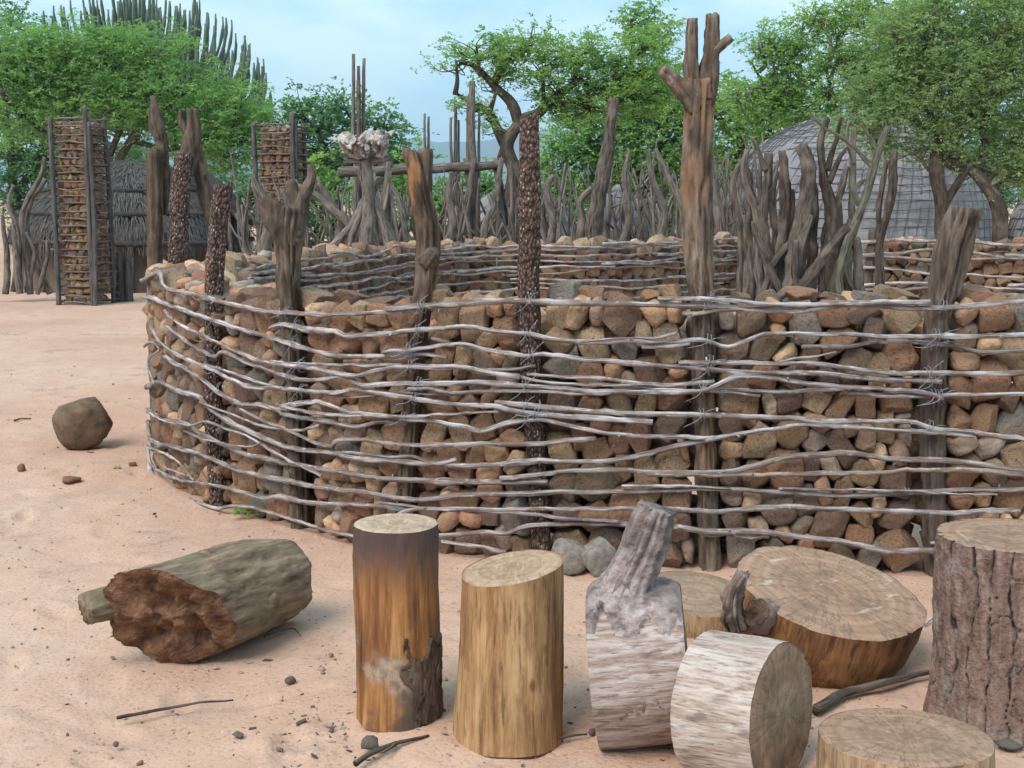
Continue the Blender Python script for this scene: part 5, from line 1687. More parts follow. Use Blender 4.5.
def side_material_burnt():
    n = NT('scorched_wood', 0.8, 0.25)
    v = n.mapped()
    s = n.sep(v)
    st = n.noise(n.mapped('Object', (26, 26, 2.2)), 1.0, 6, 0.68)
    st2 = n.noise(n.mapped('Object', (60, 60, 5)), 1.0, 4, 0.7)
    col = n.ramp(st, [(0.30, (0.065, 0.032, 0.018)), (0.45, (0.21, 0.09, 0.034)), (0.57, (0.35, 0.165, 0.06)), (0.75, (0.46, 0.28, 0.14))])
    big = n.noise(v, 5.0, 4, 0.6)
    # scorched rim at the top, running down in streaks
    zz = n.math('ADD', s[2], n.math('MULTIPLY', n.math('SUBTRACT', st, 0.5), 0.5))
    col = n.mix(n.ramp(zz, [(0.44, 0.0), (0.56, 0.88)]), col, (0.06, 0.046, 0.05))
    # grey weathered patch and remains of bark lower down
    px = n.math('ADD', n.math('MULTIPLY', n.math('ADD', s[0], 0.02), 6.0), 0.0)
    blob = n.math('SUBTRACT', 1.0, n.math('ADD', n.math('MULTIPLY', px, px), n.math('MULTIPLY', n.math('MULTIPLY', n.math('SUBTRACT', s[2], 0.20), 5.6), n.math('MULTIPLY', n.math('SUBTRACT', s[2], 0.20), 5.6))))
    blob = n.math('ADD', blob, n.math('MULTIPLY', n.math('SUBTRACT', big, 0.5), 2.2))
    col = n.mix(n.ramp(blob, [(0.6, 0.0), (0.85, 0.7)]), col, n.ramp(n.noise(v, 30, 4, 0.6), [(0.35, (0.12, 0.095, 0.085)), (0.6, (0.36, 0.31, 0.25))]))
    lo = n.math('ADD', n.math('MULTIPLY', s[0], 3.2), n.math('MULTIPLY', n.math('SUBTRACT', big, 0.5), 1.7))
    low = n.math('MULTIPLY', n.ramp(lo, [(0.22, 0.0), (0.34, 1.0)]), n.ramp(s[2], [(0.22, 1.0), (0.36, 0.0)]))
    col = n.mix(low, col, n.ramp(st2, [(0.35, (0.075, 0.052, 0.042)), (0.65, (0.23, 0.18, 0.145))]))
    col = n.mix(n.ramp(n.noise(v, 3.4, 5, 0.65), [(0.52, 0.0), (0.62, 0.85)]), col, (0.085, 0.055, 0.042))
    return n.done(col, n.bump(n.math('ADD', st, n.math('MULTIPLY', st2, 0.5)), 0.5, 0.012))

def side_material_peeled(name, pale, dark, warm, warm_amt=0.5, streak=(26, 26, 2.4), knots=True):
    n = NT(name, 0.78, 0.25)
    v = n.mapped()
    st = n.noise(n.mapped('Object', streak), 1.0, 6, 0.68, 0.4)
    fi = n.noise(n.mapped('Object', tuple(q * 2.6 for q in streak)), 1.0, 4, 0.65)
    col = n.ramp(st, [(0.34, dark), (0.45, warm), (0.58, pale), (0.8, tuple(min(q * 1.15, 0.9) for q in pale))])
    big = n.noise(v, 4.2, 5, 0.62)
    col = n.mix(n.ramp(big, [(0.46, 0.0), (0.66, warm_amt)]), col, warm)
    col = n.mix(n.ramp(fi, [(0.34, 0.85), (0.47, 0.0)]), col, dark)
    blot = n.noise(n.mapped('Object', (9, 9, 2.5)), 1.0, 5, 0.7)
    col = n.mix(n.ramp(blot, [(0.56, 0.0), (0.66, 0.7)]), col, tuple(0.5 * (q + w) for q, w in zip(dark, warm)))
    if knots:
        kn = n.voronoi(n.mapped('Object', (7, 7, 4)), 1.6)
        col = n.mix(n.ramp(kn, [(0.07, 0.8), (0.17, 0.0)]), col, dark)
    return n.done(col, n.bump(n.math('ADD', st, n.math('MULTIPLY', fi, 0.6)), 0.5, 0.010))

E_PALE = mat_endgrain('pale_cut_wood', (0.44, 0.33, 0.23), (0.54, 0.43, 0.32), 120, 0.6, (0.20, 0.15, 0.12), (0.58, 0.74))
E_TAN = mat_endgrain('tan_cut_wood', (0.40, 0.265, 0.175), (0.48, 0.345, 0.24), 110, 0.6, (0.22, 0.155, 0.105), (0.55, 0.72))
E_BROWN = mat_endgrain('brown_cut_wood', (0.32, 0.205, 0.14), (0.37, 0.248, 0.172), 95, 0.7, (0.165, 0.11, 0.08), (0.5, 0.7))
E_DARK = mat_endgrain('dirty_cut_wood', (0.43, 0.30, 0.205), (0.33, 0.215, 0.14), 80, 0.8, (0.16, 0.105, 0.072), (0.42, 0.64))
M_S1 = side_material_burnt()
M_S2 = side_material_peeled('yellow_peeled_wood', (0.42, 0.27, 0.135), (0.12, 0.062, 0.03), (0.29, 0.16, 0.07), 0.75)
M_S3 = side_material_peeled('whitened_peeled_wood', (0.43, 0.37, 0.345), (0.14, 0.105, 0.095), (0.30, 0.22, 0.18), 0.4, (46, 46, 7))
M_S4 = side_material_peeled('greyed_peeled_wood', (0.48, 0.425, 0.39), (0.17, 0.135, 0.12), (0.37, 0.285, 0.23), 0.45, (46, 46, 7))
M_S5 = side_material_peeled('orange_brown_wood', (0.27, 0.132, 0.052), (0.05, 0.028, 0.018), (0.165, 0.075, 0.032), 0.6, (20, 20, 3.0))
M_S7 = side_material_peeled('short_stump_wood', (0.42, 0.30, 0.185), (0.15, 0.095, 0.06), (0.30, 0.195, 0.11), 0.5)
M_RIDGE = mat_bark('rough_knuckle_bark', (0.075, 0.055, 0.047), (0.26, 0.19, 0.158), (0.42, 0.34, 0.30), (22, 22, 9), (0.34, 0.245, 0.225), (0.56, 0.66), 0.9)
def mat_plates():
    n = NT('plated_bark', 0.92, 0.12)
    v = n.mapped()
    g = n.attr('groove')
    a = n.noise(n.mapped('Object', (40, 40, 12)), 1.0, 5, 0.65)
    b = n.noise(v, 9.0, 4, 0.6)
    col = n.ramp(a, [(0.30, (0.10, 0.062, 0.05)), (0.5, (0.19, 0.122, 0.10)), (0.7, (0.29, 0.205, 0.175))])
    col = n.mix(n.ramp(b, [(0.50, 0.0), (0.68, 0.7)]), col, (0.22, 0.15, 0.125))
    col = n.mix(n.ramp(n.noise(v, 6.0, 5, 0.65), [(0.58, 0.0), (0.68, 0.7)]), col, (0.25, 0.25, 0.225))
    li = n.ramp(n.noise(v, 13.0, 4, 0.6), [(0.45, (0.05, 0.036, 0.032)), (0.6, (0.19, 0.20, 0.175))])
    col = n.mix(n.ramp(g, [(0.25, 0.0), (0.6, 1.0)]), col, li)
    return n.done(col, n.bump(n.math('ADD', a, n.noise(v, 80, 3, 0.6)), 0.8, 0.012))
M_PINE = mat_plates()
M_FLAKE = mat_bark('flaky_pale_bark', (0.095, 0.074, 0.07), (0.36, 0.295, 0.28), (0.56, 0.49, 0.475), (26, 26, 20), None, (0.5, 0.6), 1.0)

def stump(name, label, cat, base, axis, L_, radii, mat_side, mat_cut, seed, fn=None, nseg=110, nring=70, tilt0=(0, 0), tilt1=(0, 0), both=True, up=(0, 0, 1), spin=0.0, side_name='trunk_side', group='sawn logs lying before the wall'):
    m = Matrix.Translation(base) @ frame_from(axis, up) @ Matrix.Rotation(spin, 4, 'Z')
    o = thing(name, label, cat, matrix=m, group=group)
    s, c0_, c1_ = log_body(L_, radii, nseg, nring, fn or rough(0.012, 30, seed, 0.3, 0.035), tilt0, tilt1)
    so = s.build(side_name, mat_side, o)
    if fn is not None and hasattr(fn, 'groove'):
        at = so.data.attributes.new('groove', 'FLOAT', 'POINT')
        at.data.foreach_set('value', fn.groove.astype(np.float32).ravel())
    c1_.build('cut_face', mat_cut, o)
    if both: c0_.build('cut_face', mat_cut, o)
    return o

# tall scorched stump
b = G(400, 716); u = pxm(b[1] / CP * 0.985)
Yc = b[1]
h = P(397, 526, Yc)[2]
S1 = stump('tree_stump', 'tallest upright stump, orange wood scorched dark below its pale top', 'tree stump', (b[0], Yc, gz(b[0], Yc) - 0.012), (0, 0, 1), h + 0.01, [45 * pxm(Yc) * 1.02, 44 * pxm(Yc), 43 * pxm(Yc), 42.5 * pxm(Yc)], M_S1, E_PALE, 11, rough(0.030, 22, 11, 0.35, 0.06))
M_TRUNKBARK = mat_bark('leftover_bark', (0.045, 0.03, 0.023), (0.13, 0.088, 0.065), (0.235, 0.175, 0.135), (26, 26, 9), None, (0.5, 0.6), 0.9)
def bark_piece(parent, r, a0, aw, z0, z1, th, seed, mat):
    na, nz = 50, 50
    q, t = np.meshgrid(np.linspace(0, 1, na), np.linspace(0, 1, nz))
    an = a0 + (q - 0.5) * aw; z = z0 + (z1 - z0) * t
    c = np.stack([np.cos(an) * 3, np.sin(an) * 3, z * 12], -1).reshape(-1, 3)
    nz1 = fbm(c, 4, seed).reshape(q.shape); rag = fbm(c * 1.3 + 5, 3, seed + 3).reshape(q.shape)
    edge = np.maximum(np.abs(q - 0.5) * 2, np.abs(t - 0.5) * 2)
    on = (edge < 0.72 + 0.45 * rag) & (edge < 0.99)
    crack = np.exp(-(np.abs(np.sin(an * 9 + nz1 * 3)) / 0.2) ** 2)
    rr = np.where(on, r + th * (0.75 + 0.5 * nz1 - 0.6 * crack), r * 0.93)
    V = np.stack([np.cos(an) * rr, np.sin(an) * rr, z], -1).reshape(-1, 3)
    F = [(i * na + j, i * na + j + 1, (i + 1) * na + j + 1, (i + 1) * na + j) for i in range(nz - 1) for j in range(na - 1)]
    return MB().add(V, F).build('bark_patch', mat, parent)
bark_piece(S1, 43.5 * pxm(Yc), -0.75, 1.5, 0.005, 0.30, 0.011, 91, M_TRUNKBARK)
# yellow peeled stump
b = G(511, 732); Yc = b[1]; h = P(508, 567, Yc)[2]
stump('tree_stump', 'upright stump of smooth yellow peeled wood with a slanting top', 'tree stump', (b[0], Yc, gz(b[0], Yc) - 0.012), (0.0, 0, 1), h + 0.01, [57 * pxm(Yc), 55 * pxm(Yc), 53 * pxm(Yc), 52 * pxm(Yc)], M_S2, E_TAN, 12, rough(0.018, 22, 12, 0.3, 0.05), tilt1=(0.17, 0.06))

# round slice on edge with an upright branch stub
def branch_slice():
    b = G(640, 737); Yc = b[1] + 0.02; u = pxm(Yc)
    r = 79 * u; L_ = 96 * u
    ax = unit(np.array([0.98, -0.11, 0.11]))
    cen = np.array([P(641, 660, Yc)[0], Yc, r - 0.012])
    st = cen - ax * L_ / 2
    m = Matrix.Translation(st) @ frame_from(ax, (0, 0, 1))
    o = thing('log_slice', 'whitened round log on its side with a barky branch stub pointing up', 'log', matrix=m, group='sawn logs lying before the wall')
    s, c0_, c1_ = log_body(L_, [r * 1.02, r, r * 0.97], 130, 60, rough(0.012, 26, 14, 0.3, 0.03))
    s.build('trunk_side', M_S3, o)
    c0_.build('cut_face', E_BROWN, o); c1_.build('cut_face', E_BROWN, o)
    mi = m.inverted()
    def L2(p): return np.array(mi @ Vector(p))
    # bark saddle round the root of the stub: a shell over the upper side of the log
    f = np.array(m.to_3x3())
    na, nz = 60, 34
    V = []; 
    upang = math.atan2(*(np.array(m.to_3x3().inverted() @ Vector((0, 0, 1)))[[1, 0]]))
    for i in range(nz):
        for j in range(na):
            t = i / (nz - 1); q = j / (na - 1)
            an = upang + (q - 0.5) * 1.75
            z = L_ * (-0.005 + 1.01 * t)
            lim = 0.026 * min(1, 6 * q, 6 * (1 - q), 9 * t + 0.3, 9 * (1 - t) + 0.3)
            ctr = 0.055 * math.exp(-(((t - 0.42) / 0.26) ** 2 + ((q - 0.5) / 0.22) ** 2))
            V.append((an, z, lim, ctr, t, q))
    V = np.array(V)
    nz_ = fbm(np.stack([np.cos(V[:, 0]) * 4, np.sin(V[:, 0]) * 4, V[:, 1] * 26], 1), 4, 3)
    rag = fbm(np.stack([V[:, 1] * 22, V[:, 5] * 0 + np.sign(V[:, 5] - 0.5) * 3, V[:, 5] * 0], 1), 3, 8)
    edge = np.abs(V[:, 5] - 0.5) * 2
    hide = edge > 0.84 + 0.3 * rag
    rr = r * 1.0 + V[:, 2] * (1 + 0.45 * nz_) + V[:, 3]
    rr = np.where(hide, r * 0.96, rr)
    P3 = np.stack([np.cos(V[:, 0]) * rr, np.sin(V[:, 0]) * rr, V[:, 1]], 1)
    F = [(i * na + j, i * na + j + 1, (i + 1) * na + j + 1, (i + 1) * na + j) for i in range(nz - 1) for j in range(na - 1)]
    MB().add(P3, F).build('bark_saddle', M_FLAKE, o)
    pts = [P(621, 600, Yc - 0.02), P(632, 572, Yc - 0.02), P(644, 545, Yc - 0.02), P(653, 520, Yc - 0.02), P(657, 508, Yc - 0.02)]
    pts = np.array([L2(p) for p in pts])
    br = post_mesh(pts, np.array([31, 26, 24, 23, 20]) * u, 56, 0.006, 0.14, 26, 15, 0, 'branch_stub', M_FLAKE, o, 'flaky pale branch stub', 0.35)
    tw = np.array([L2(p) for p in [P(659, 535, Yc), P(668, 528, Yc), P(674, 518, Yc)]]) - np.array(br.location)
    post_mesh(tw, np.array([7, 6, 4]) * u, 12, 0.008, 0.2, 40, 16, 0, 'twig_stub', M_S2, br)
branch_slice()

# round slice standing on edge, dark cut face to the right
def edge_slice():
    fc_ = P(783, 703, 3.42); Yc = fc_[1]; u = pxm(Yc)
    r = 77 * u; L_ = 0.235
    ax = unit(np.array([0.80, -0.60, 0.08]))
    cen1 = np.array([fc_[0], Yc, r - 0.008])
    st = cen1 - ax * L_
    o = stump('log_slice', 'short round log standing on edge, dark dirty cut face turned to the low stump', 'log', tuple(st), ax, L_, [r * 1.02, r * 1.01, r], M_S4, E_DARK, 18, rough(0.016, 26, 18, 0.25, 0.035), nseg=140)
edge_slice()

# big tilted stump
M_HOLLOW_SHADE = mat_plain('knot_hollow_shade', (0.03, 0.02, 0.015), (0.15, 0.10, 0.07), 22, 0.95, 1.0, (1, 1, 1), 0.03)  # closed knot end; the shade of a hollow is painted as dark colour
def big_tilted():
    Yc = 4.35; u = pxm(Yc)
    top = P(829, 590, Yc); r = 97 * u
    ax = unit(np.array([0.17, -0.22, 1.0]))
    L_ = 0.36
    st = top - ax * L_
    o = stump('tree_stump', 'broad tilted stump with a wide brown top and orange side', 'tree stump', tuple(st), ax, L_, [r * 0.55, r * 0.78, r * 0.93, r * 0.99, r], M_S5, E_BROWN, 19, rough(0.018, 22, 19, 0.35, 0.06), nseg=140)
    mi = o.matrix_world.inverted()
    m = Matrix.Translation(st) @ frame_from(ax)
    mi = m.inverted()
    def L2(p): return np.array(mi @ Vector(p))
    # barky knuckle on its left edge with a sawn knot
    pts = np.array([L2(P(x, y, Yc - 0.22)) for x, y in [(738, 632), (733, 612), (735, 592), (744, 574)]])
    post_mesh(pts, np.array([8, 11, 10, 7]) * u, 60, 0.006, 0.6, 30, 21, 0.5, 'bark_ridge', M_RIDGE, o, None, 0.9)
    kc = L2(P(768, 618, Yc - 0.14)); kd = unit(L2(P(754, 611, Yc - 0.27)) - kc)
    ks, k0, k1 = log_body(0.135, [16 * u, 15 * u, 13 * u], 48, 24, rough(0.12, 40, 22, 0.5, 0.16))
    km = Matrix.Translation(kc) @ frame_from(kd, (0, 1, 0))
    ko = ks.build('knot', M_RIDGE, o); ko.matrix_local = km
    k1.build('knot_face', M_HOLLOW_SHADE, ko)
big_tilted()

# pale slab between them, farther back
b = P(690, 592, 4.85); u = pxm(4.85)
stump('log_slice', 'flat pale greenish log slice half hidden behind the whitened log', 'log', (b[0], 4.85, -0.01), (0.06, -0.10, 1), b[2] + 0.01, [60 * u, 62 * u, 60 * u], M_S7, mat_endgrain('greenish_cut_wood', (0.38, 0.285, 0.205), (0.32, 0.24, 0.17), 90, 0.5, (0.19, 0.155, 0.11), (0.5, 0.7)), 23)

# bark covered stump at the right edge
b = G(1003, 716); Yc = b[1]; h = P(1004, 529, Yc)[2]; u = pxm(Yc)
stump('tree_stump', 'upright stump wrapped in thick cracked bark at the right edge', 'tree stump', (b[0], Yc, gz(b[0], Yc) - 0.012), (-0.01, 0, 1), h + 0.01, [74 * u, 73 * u, 73 * u, 73 * u], M_PINE, E_BROWN, 24, plated(24, 0.075, 21), nseg=320, nring=140, side_name='bark')

# low stump cut by the bottom edge
Yc = 3.22; t = P(907, 729, Yc); u = pxm(Yc)
stump('tree_stump', 'low wide stump nearest the camera, round grey brown top', 'tree stump', (t[0], Yc, gz(t[0], Yc) - 0.012), (0.0, 0.05, 1), t[2] + 0.01, [90 * u, 89 * u, 88 * u], M_S7, E_BROWN, 25, rough(0.016, 24, 25, 0.3, 0.035))

# fallen rotten log
M_LOGBARK = (lambda: (lambda n: (lambda v: n.done(
    n.mix(n.ramp(n.noise(v, 5, 4, 0.6), [(0.45, 0.0), (0.65, 0.6)]),
          n.mix(n.ramp(n.noise(n.mapped('Object', (30, 30, 6)), 1.0, 5, 0.65), [(0.35, 0.0), (0.65, 1.0)]), (0.095, 0.062, 0.042), (0.29, 0.215, 0.15)),
          n.ramp(n.noise(v, 24, 3, 0.6), [(0.3, (0.12, 0.10, 0.06)), (0.7, (0.22, 0.19, 0.125))])),
    n.bump(n.noise(n.mapped('Object', (34, 34, 9)), 1.0, 5, 0.65), 0.6, 0.015)))(n.mapped()))(NT('mossy_log_bark', 0.9, 0.15)))()
M_ROT = mat_plain('rotten_wood', (0.07, 0.036, 0.024), (0.26, 0.135, 0.075), 14, 0.95, 1.0, (1, 1, 1), 0.05)
def fallen_log():
    near = P(166, 620, 4.32); far = P(274, 568, 4.80)
    near[2] = 0.178; far[2] = 0.172
    ax = unit(far - near)
    L_ = float(np.linalg.norm(far - near)) + 0.06
    m = Matrix.Translation(near) @ frame_from(ax, (0, 0, 1))
    o = thing('fallen_log', 'mossy fallen log with a rotten reddish broken end lying on the sand', 'log', matrix=m)
    mi = m.inverted()
    xl = np.array(m.to_3x3())       # local axes in world
    u = pxm(4.4)
    def fn(A, Z, r):
        t = Z / L_
        # wider than high at the near end, round at the far end
        wx = 1.0 + 0.05 * (1 - t); wy = 0.98 + 0.04 * (1 - t)
        e = 1 / np.sqrt((np.cos(A) / wx) ** 2 + (np.sin(A) / wy) ** 2)
        q = np.stack([np.cos(A) * 2.2, np.sin(A) * 2.2, Z * 5], -1).reshape(-1, 3)
        big = fbm(q, 3, 6).reshape(A.shape)
        fine = fbm(q * 7, 3, 9).reshape(A.shape)
        end = np.clip((t - 0.90) / 0.10, 0, 1)
        return r * e * (1 + 0.07 * big + 0.016 * fine) * (1 - 0.14 * end ** 2)
    s, c0_, c1_ = log_body(L_, [0.185, 0.183, 0.178, 0.170, 0.160], 150, 110, fn, tilt0=(-0.60, -0.50), rag0=0.028)
    s.build('trunk_side', M_LOGBARK, o)
    v = c0_.v[0]
    rr = np.hypot(v[:, 0], v[:, 1])
    c0_.v[0] = v + np.stack([0 * rr, 0 * rr, fbm(v * 14, 4, 3) * 0.05 * np.clip(1 - (rr / 0.185) ** 4, 0, 1)], 1)
    c0_.build('broken_face', M_ROT, o)
    c1_.build('cut_face', E_BROWN, o)
    def L2(p): return np.array(mi @ Vector(p))
    pts = np.array([L2(p) for p in [P(128, 598, 4.40), P(102, 604, 4.34), P(84, 609, 4.30)]])
    post_mesh(pts, np.array([19, 17, 17]) * u, 40, 0.008, 0.10, 24, 27, 0, 'limb_stub', M_LOGBARK, o, 'greyish sawn limb stub', 0.2)
    pts = np.array([L2(p) for p in [P(262, 592, 4.60), P(268, 598, 4.55), P(273, 603, 4.52)]])
    post_mesh(pts, np.array([13, 11, 9]) * u, 30, 0.008, 0.25, 30, 28, 0, 'limb_stub', M_LOGBARK, o, None, 0.2)
    pts = np.array([L2(p) for p in [P(206, 568, 4.50), P(205, 560, 4.48), P(204, 554, 4.47)]])
    post_mesh(pts, np.array([14, 9, 7]) * u, 24, 0.006, 0.5, 50, 29, 0, 'knot', M_LOGBARK, o, None, 0.5)
fallen_log()

# ------------------------------------------------------------------ boulder and loose stones
def loose_stone(name, label, cat, px, py, w, h, seed, depth=None, rot=(0, 0, 0), sink=0.12, group=None, sub=4):
    b = G(px, py); u = pxm(b[1])
    me = stone_mesh(seed, sub, cat == 'boulder')
    o = link(name, me)
    hh = h * u / 2
    o.location = (b[0], b[1] + w * u * 0.3, hh * (1 - sink))
    o.rotation_euler = rot
    o.scale = (w * u / 2, (depth or w) * u / 2, hh)
    return tag(o, label, cat, group)
M_BOULDER = mat_plain('boulder_skin', (0.085, 0.062, 0.044), (0.185, 0.125, 0.075), 2.6, 0.88, 0.6, (1, 1, 1), 0.02)
o = loose_stone('boulder', 'rounded brown boulder alone on the sand left of the wall', 'boulder', 78, 450, 58, 54, 7, 54, (0.1, -0.25, 0.4), 0.10)
o.data.materials.clear(); o.data.materials.append(M_BOULDER)
M_GREYST = mat_plain('grey_stone', (0.13, 0.115, 0.10), (0.27, 0.245, 0.21), 3.0, 0.88, 0.5, (1, 1, 1), 0.012)
for i, (px, py, w, h, lab) in enumerate([(570, 576, 38, 40, 'grey loose stone at the wall foot beside the yellow stump'), (600, 577, 40, 36, 'slanting grey stone at the wall foot behind the barky branch stub'), (676, 566, 44, 40, 'reddish brown stone at the wall foot right of the branch stub')]):
    o = loose_stone('loose_stone', lab, 'stone', px, py, w, h, 50 + i, w * 0.7, (0, [0.05, -0.5, 0.1][i], 0.2), 0.1, 'loose stones at the wall foot', 3)
    if i < 2: o.data.materials.clear(); o.data.materials.append(M_GREYST)
M_CHIP = mat_plain('dark_chip', (0.075, 0.06, 0.052), (0.20, 0.165, 0.14), 9, 0.9, 0.6)
M_REDCH = mat_plain('reddish_chip', (0.17, 0.075, 0.05), (0.26, 0.12, 0.08), 9, 0.9, 0.6)
for i, (px, py, w, h, lab, mm) in enumerate([(370, 752, 20, 17, 'flat dark stone beside the scorched stump foot', 0), (290, 684, 13, 8, 'small dark pebble right of the fallen log', 0), (92, 492, 0, 0, '', 0),
        (68, 484, 30, 7, 'low reddish clod behind the fallen log and before the boulder', 1), (20, 472, 10, 9, 'small reddish stone left of the boulder foot', 1), (920, 622, 9, 9, 'small red brick chip between tilted and bark covered stumps', 1),
        (592, 735, 12, 6, 'little grey chip at the foot of the yellow stump', 0), (115, 747, 10, 6, 'little dark pebble below the long thin twig', 0), (238, 738, 14, 5, 'flat dark scrap on the sand below the fallen log', 0),
        (1012, 752, 26, 10, 'dark bark scrap beside the bark covered stump', 0), (132, 468, 9, 7, 'small brown stone against the wall foot', 1), (606, 744, 15, 5, 'small pale wood chip under the whitened log', 0)]):
    if w == 0: continue
    o = loose_stone('chip', lab, 'chip', px, py, w, h, 70 + i, w * 0.7, (0.1, 0.1, i * 0.7), 0.25, None, 2)
    o.data.materials.clear(); o.data.materials.append(M_REDCH if mm else M_CHIP)

def stick(label, poly, r, seed, forks=(), z=0.008, mat=None):
    pts = np.array([G(x, y) + [0, 0, z] for x, y in poly])
    mb = MB(); org = pts[0].copy()
    c = wobble(pts - org, 30, 0.008, seed, 6); c[:, 2] = np.maximum(c[:, 2], 0.0) + 0.003
    tube(mb, c, np.linspace(r, r * 0.5, 30), 8, 0.2, 40, seed)
    for f in forks:
        q = np.array([G(x, y) + [0, 0, z] for x, y in f]) - org
        tube(mb, wobble(q, 10, 0.004, seed + 2, 8), np.linspace(r * 0.7, r * 0.4, 10), 6, 0.2, 40, seed)
    o = mb.build('stick', mat or M_GNARL)
    o.location = org
    return tag(o, label, 'stick')
stick('long thin dry twig lying on the sand below the fallen log', [(118, 722), (150, 715), (185, 708), (205, 706), (236, 705)], 0.006, 1)
stick('dark crooked stick lying in front of the scorched stump', [(352, 768), (368, 758), (395, 748), (430, 739)], 0.009, 2, [[(395, 748), (388, 753), (382, 757)]])
stick('thick grey stick on the sand between tilted and bark covered stumps', [(816, 717), (842, 702), (880, 690), (918, 681), (932, 678)], 0.018, 3, (), 0.02)
stick('short twig on the sand beside the yellow stump foot', [(560, 742), (575, 738), (588, 737)], 0.005, 5)
stick('thin white straw on the sand beside the bark covered stump', [(922, 626), (930, 621), (938, 616)], 0.005, 6, (), 0.004, M_POLE)
stick('short dark twig on bare sand left of the boulder', [(14, 422), (22, 420), (32, 420)], 0.008, 7)
stick('faint short twig on the sand right of the yellow stump', [(606, 696), (624, 699), (634, 698)], 0.005, 8)
stick('small twig on sand before the wall curve', [(262, 640), (290, 632), (300, 640)], 0.004, 9)

# bits of bark, gravel and dust strewn over the sand
def gravel():
    rg = np.random.default_rng(99)
    mb = MB()
    n = 5200
    for k in range(n):
        t = rg.uniform(0, 1) ** 1.6
        Y = 2.6 + t * 15
        X = rg.uniform(-0.46, 0.46) * Y * 1.05
        if CF.p[:, 1].min() - 0.05 < Y < 8 and X > -2.5: 
            i = np.hypot(CF.p[:, 0] - X, CF.p[:, 1] - Y).argmin()
            if np.dot(np.array([X, Y]) - CF.p[i], CF.n[i]) < 0.03: continue
        elif Y >= 8 and X > -2.8: continue
        r = 0.0018 + rg.exponential(0.0016)
        r = min(r, 0.011)
        v, f = LOWEST[rg.integers(len(LOWEST))]
        m = np.array(rq(rg).to_matrix())
        mb.add((v * [r * 1.3, r, r * 0.7]) @ m.T + np.array([X, Y, gz_fast(X, Y) + r * 0.2]), f)
    o = mb.build('gravel', M_GRAVEL)
    o['kind'] = 'stuff'; o['label'] = 'fine gravel and bark crumbs strewn over the pinkish sand'; o['category'] = 'gravel'
LOWEST = []
for i in range(6):
    me = stone_mesh(300 + i, 1)
    vv = np.empty(len(me.vertices) * 3); me.vertices.foreach_get('co', vv)
    LOWEST.append((vv.reshape(-1, 3), [tuple(p.vertices) for p in me.polygons]))
    bpy.data.meshes.remove(me)
gxs = np.linspace(-9, 9, 361); gys = np.linspace(2, 20, 361)
GX, GY = np.meshgrid(gxs, gys, indexing='ij')
GZ = height(GX.ravel(), GY.ravel()).reshape(GX.shape)
def gz_fast(x, y):
    i = int(np.clip((x + 9) / 0.05, 0, 360)); j = int(np.clip((y - 2) / 0.05, 0, 360))
    return GZ[i, j]
def mat_gravel():
    n = NT('gravel_bits', 0.9, 0.15)
    return n.done(n.ramp(n.ge.outputs['Random Per Island'], [(0.0, (0.12, 0.085, 0.065)), (0.3, (0.30, 0.19, 0.13)), (0.6, (0.42, 0.29, 0.21)), (0.85, (0.20, 0.13, 0.095)), (1.0, (0.55, 0.46, 0.38))]))
M_GRAVEL = mat_gravel()
gravel()

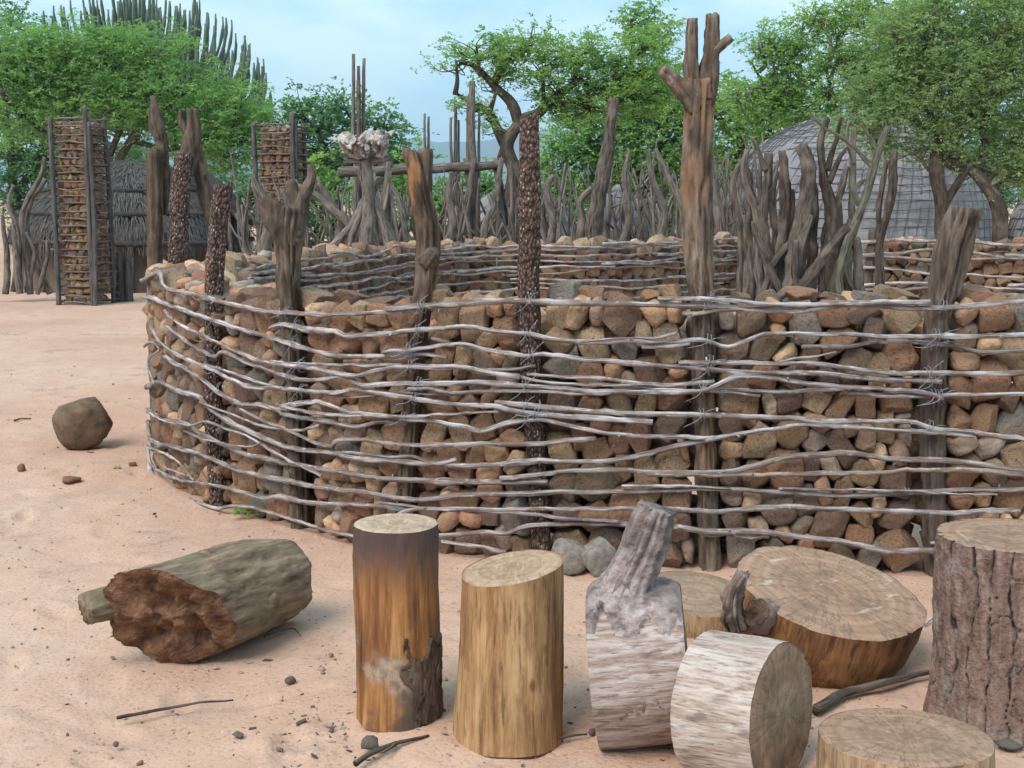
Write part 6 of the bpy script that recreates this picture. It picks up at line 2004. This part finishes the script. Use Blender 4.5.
def litter():
    rg = np.random.default_rng(123)
    mb = MB()
    spots = [(G(290, 728)[:2], 0.16, 120), (G(560, 745)[:2], 0.12, 25), (G(640, 742)[:2], 0.22, 40), (G(960, 735)[:2], 0.25, 70), (G(230, 655)[:2], 0.25, 60), (G(400, 735)[:2], 0.2, 40), (G(330, 545)[:2], 0.5, 60), (G(170, 480)[:2], 0.5, 50), (G(70, 480)[:2], 0.6, 50), (G(880, 690)[:2], 0.35, 60), (G(450, 650)[:2], 0.8, 60)]
    for c, sd, n in spots:
        for k in range(int(n * 0.5)):
            x, y = c + rg.normal(size=2) * [sd, sd * 0.7]
            i = np.hypot(CF.p[:, 0] - x, CF.p[:, 1] - y).argmin()
            if np.dot(np.array([x, y]) - CF.p[i], CF.n[i]) < 0.03: continue
            l = rg.uniform(0.004, 0.012) * (1 + (rg.random() < 0.12) * 1.2); w = l * rg.uniform(0.25, 0.7); h = l * 0.22
            v = np.array([[-l, -w * .6, 0], [l * .7, -w, 0], [l, w * .5, 0], [-l * .6, w, 0], [-l * .8, -w * .5, h], [l * .6, -w * .8, h], [l * .8, w * .4, h * 1.3], [-l * .5, w * .8, h]])
            m = np.array(Matrix.Rotation(rg.uniform(0, 6.28), 3, 'Z') @ Matrix.Rotation(rg.normal() * 0.25, 3, 'X'))
            mb.add(v @ m.T + [x, y, gz_fast(x, y) + 0.001], [(0, 3, 2, 1), (4, 5, 6, 7), (0, 1, 5, 4), (1, 2, 6, 5), (2, 3, 7, 6), (3, 0, 4, 7)])
    o = mb.build('bark_litter', M_LITTER, None, False)
    o['kind'] = 'stuff'; o['label'] = 'scattered bark and wood crumbs on the sand between the logs'; o['category'] = 'litter'
_n = NT('bark_crumbs', 0.92, 0.12)
M_LITTER = _n.done(_n.ramp(_n.ge.outputs['Random Per Island'], [(0.0, (0.05, 0.038, 0.032)), (0.5, (0.13, 0.092, 0.07)), (0.8, (0.20, 0.155, 0.125)), (1.0, (0.33, 0.28, 0.24))]))
litter()

# small weeds at the wall foot
def weed(label, px, py, n, size, seed):
    b = G(px, py)
    rg = np.random.default_rng(seed)
    o = thing('weed', label, 'weed', tuple(b))
    c = rg.normal(size=(n, 3)) * [size * 0.8, size * 0.4, size * 0.15] + [0, 0, size * 0.4]
    leaf_object('leaves', LF_Y, o, c, np.full((n, 3), size * 0.5), 3, 5, size * 0.5, size * 0.12, seed, 1.2)
weed('small green weed tuft under the lowest pole of the wall curve', 241, 516, 7, 0.045, 61)
weed('tiny green weed behind the boulder shadow near the wall', 120, 470, 4, 0.03, 62)
weed('tiny green weed at the foot of the far wall end', 205, 291, 3, 0.04, 63)

# ------------------------------------------------------------------ the air between here and the mountain
def haze():
    m = bpy.data.materials.new('haze_air')
    m.use_nodes = True
    t = m.node_tree
    t.nodes.clear()
    out = t.nodes.new('ShaderNodeOutputMaterial')
    pv = t.nodes.new('ShaderNodeVolumePrincipled')
    pv.inputs['Color'].default_value = (0.60, 0.82, 1.0, 1)
    pv.inputs['Density'].default_value = HAZE_DENSITY
    pv.inputs['Anisotropy'].default_value = 0.0
    t.links.new(pv.outputs[0], out.inputs['Volume'])
    x0, x1, y0, y1, z0, z1 = -6500, 6500, -6500, 6500, -8, 330
    v = [(x, y, z) for z in (z0, z1) for y in (y0, y1) for x in (x0, x1)]
    f = [(0, 2, 3, 1), (4, 5, 7, 6), (0, 1, 5, 4), (2, 6, 7, 3), (0, 4, 6, 2), (1, 3, 7, 5)]
    o = MB().add(np.array(v, float), f).build('haze', m, None, False)
    o['kind'] = 'stuff'
HAZE_DENSITY = 0.0003
haze()
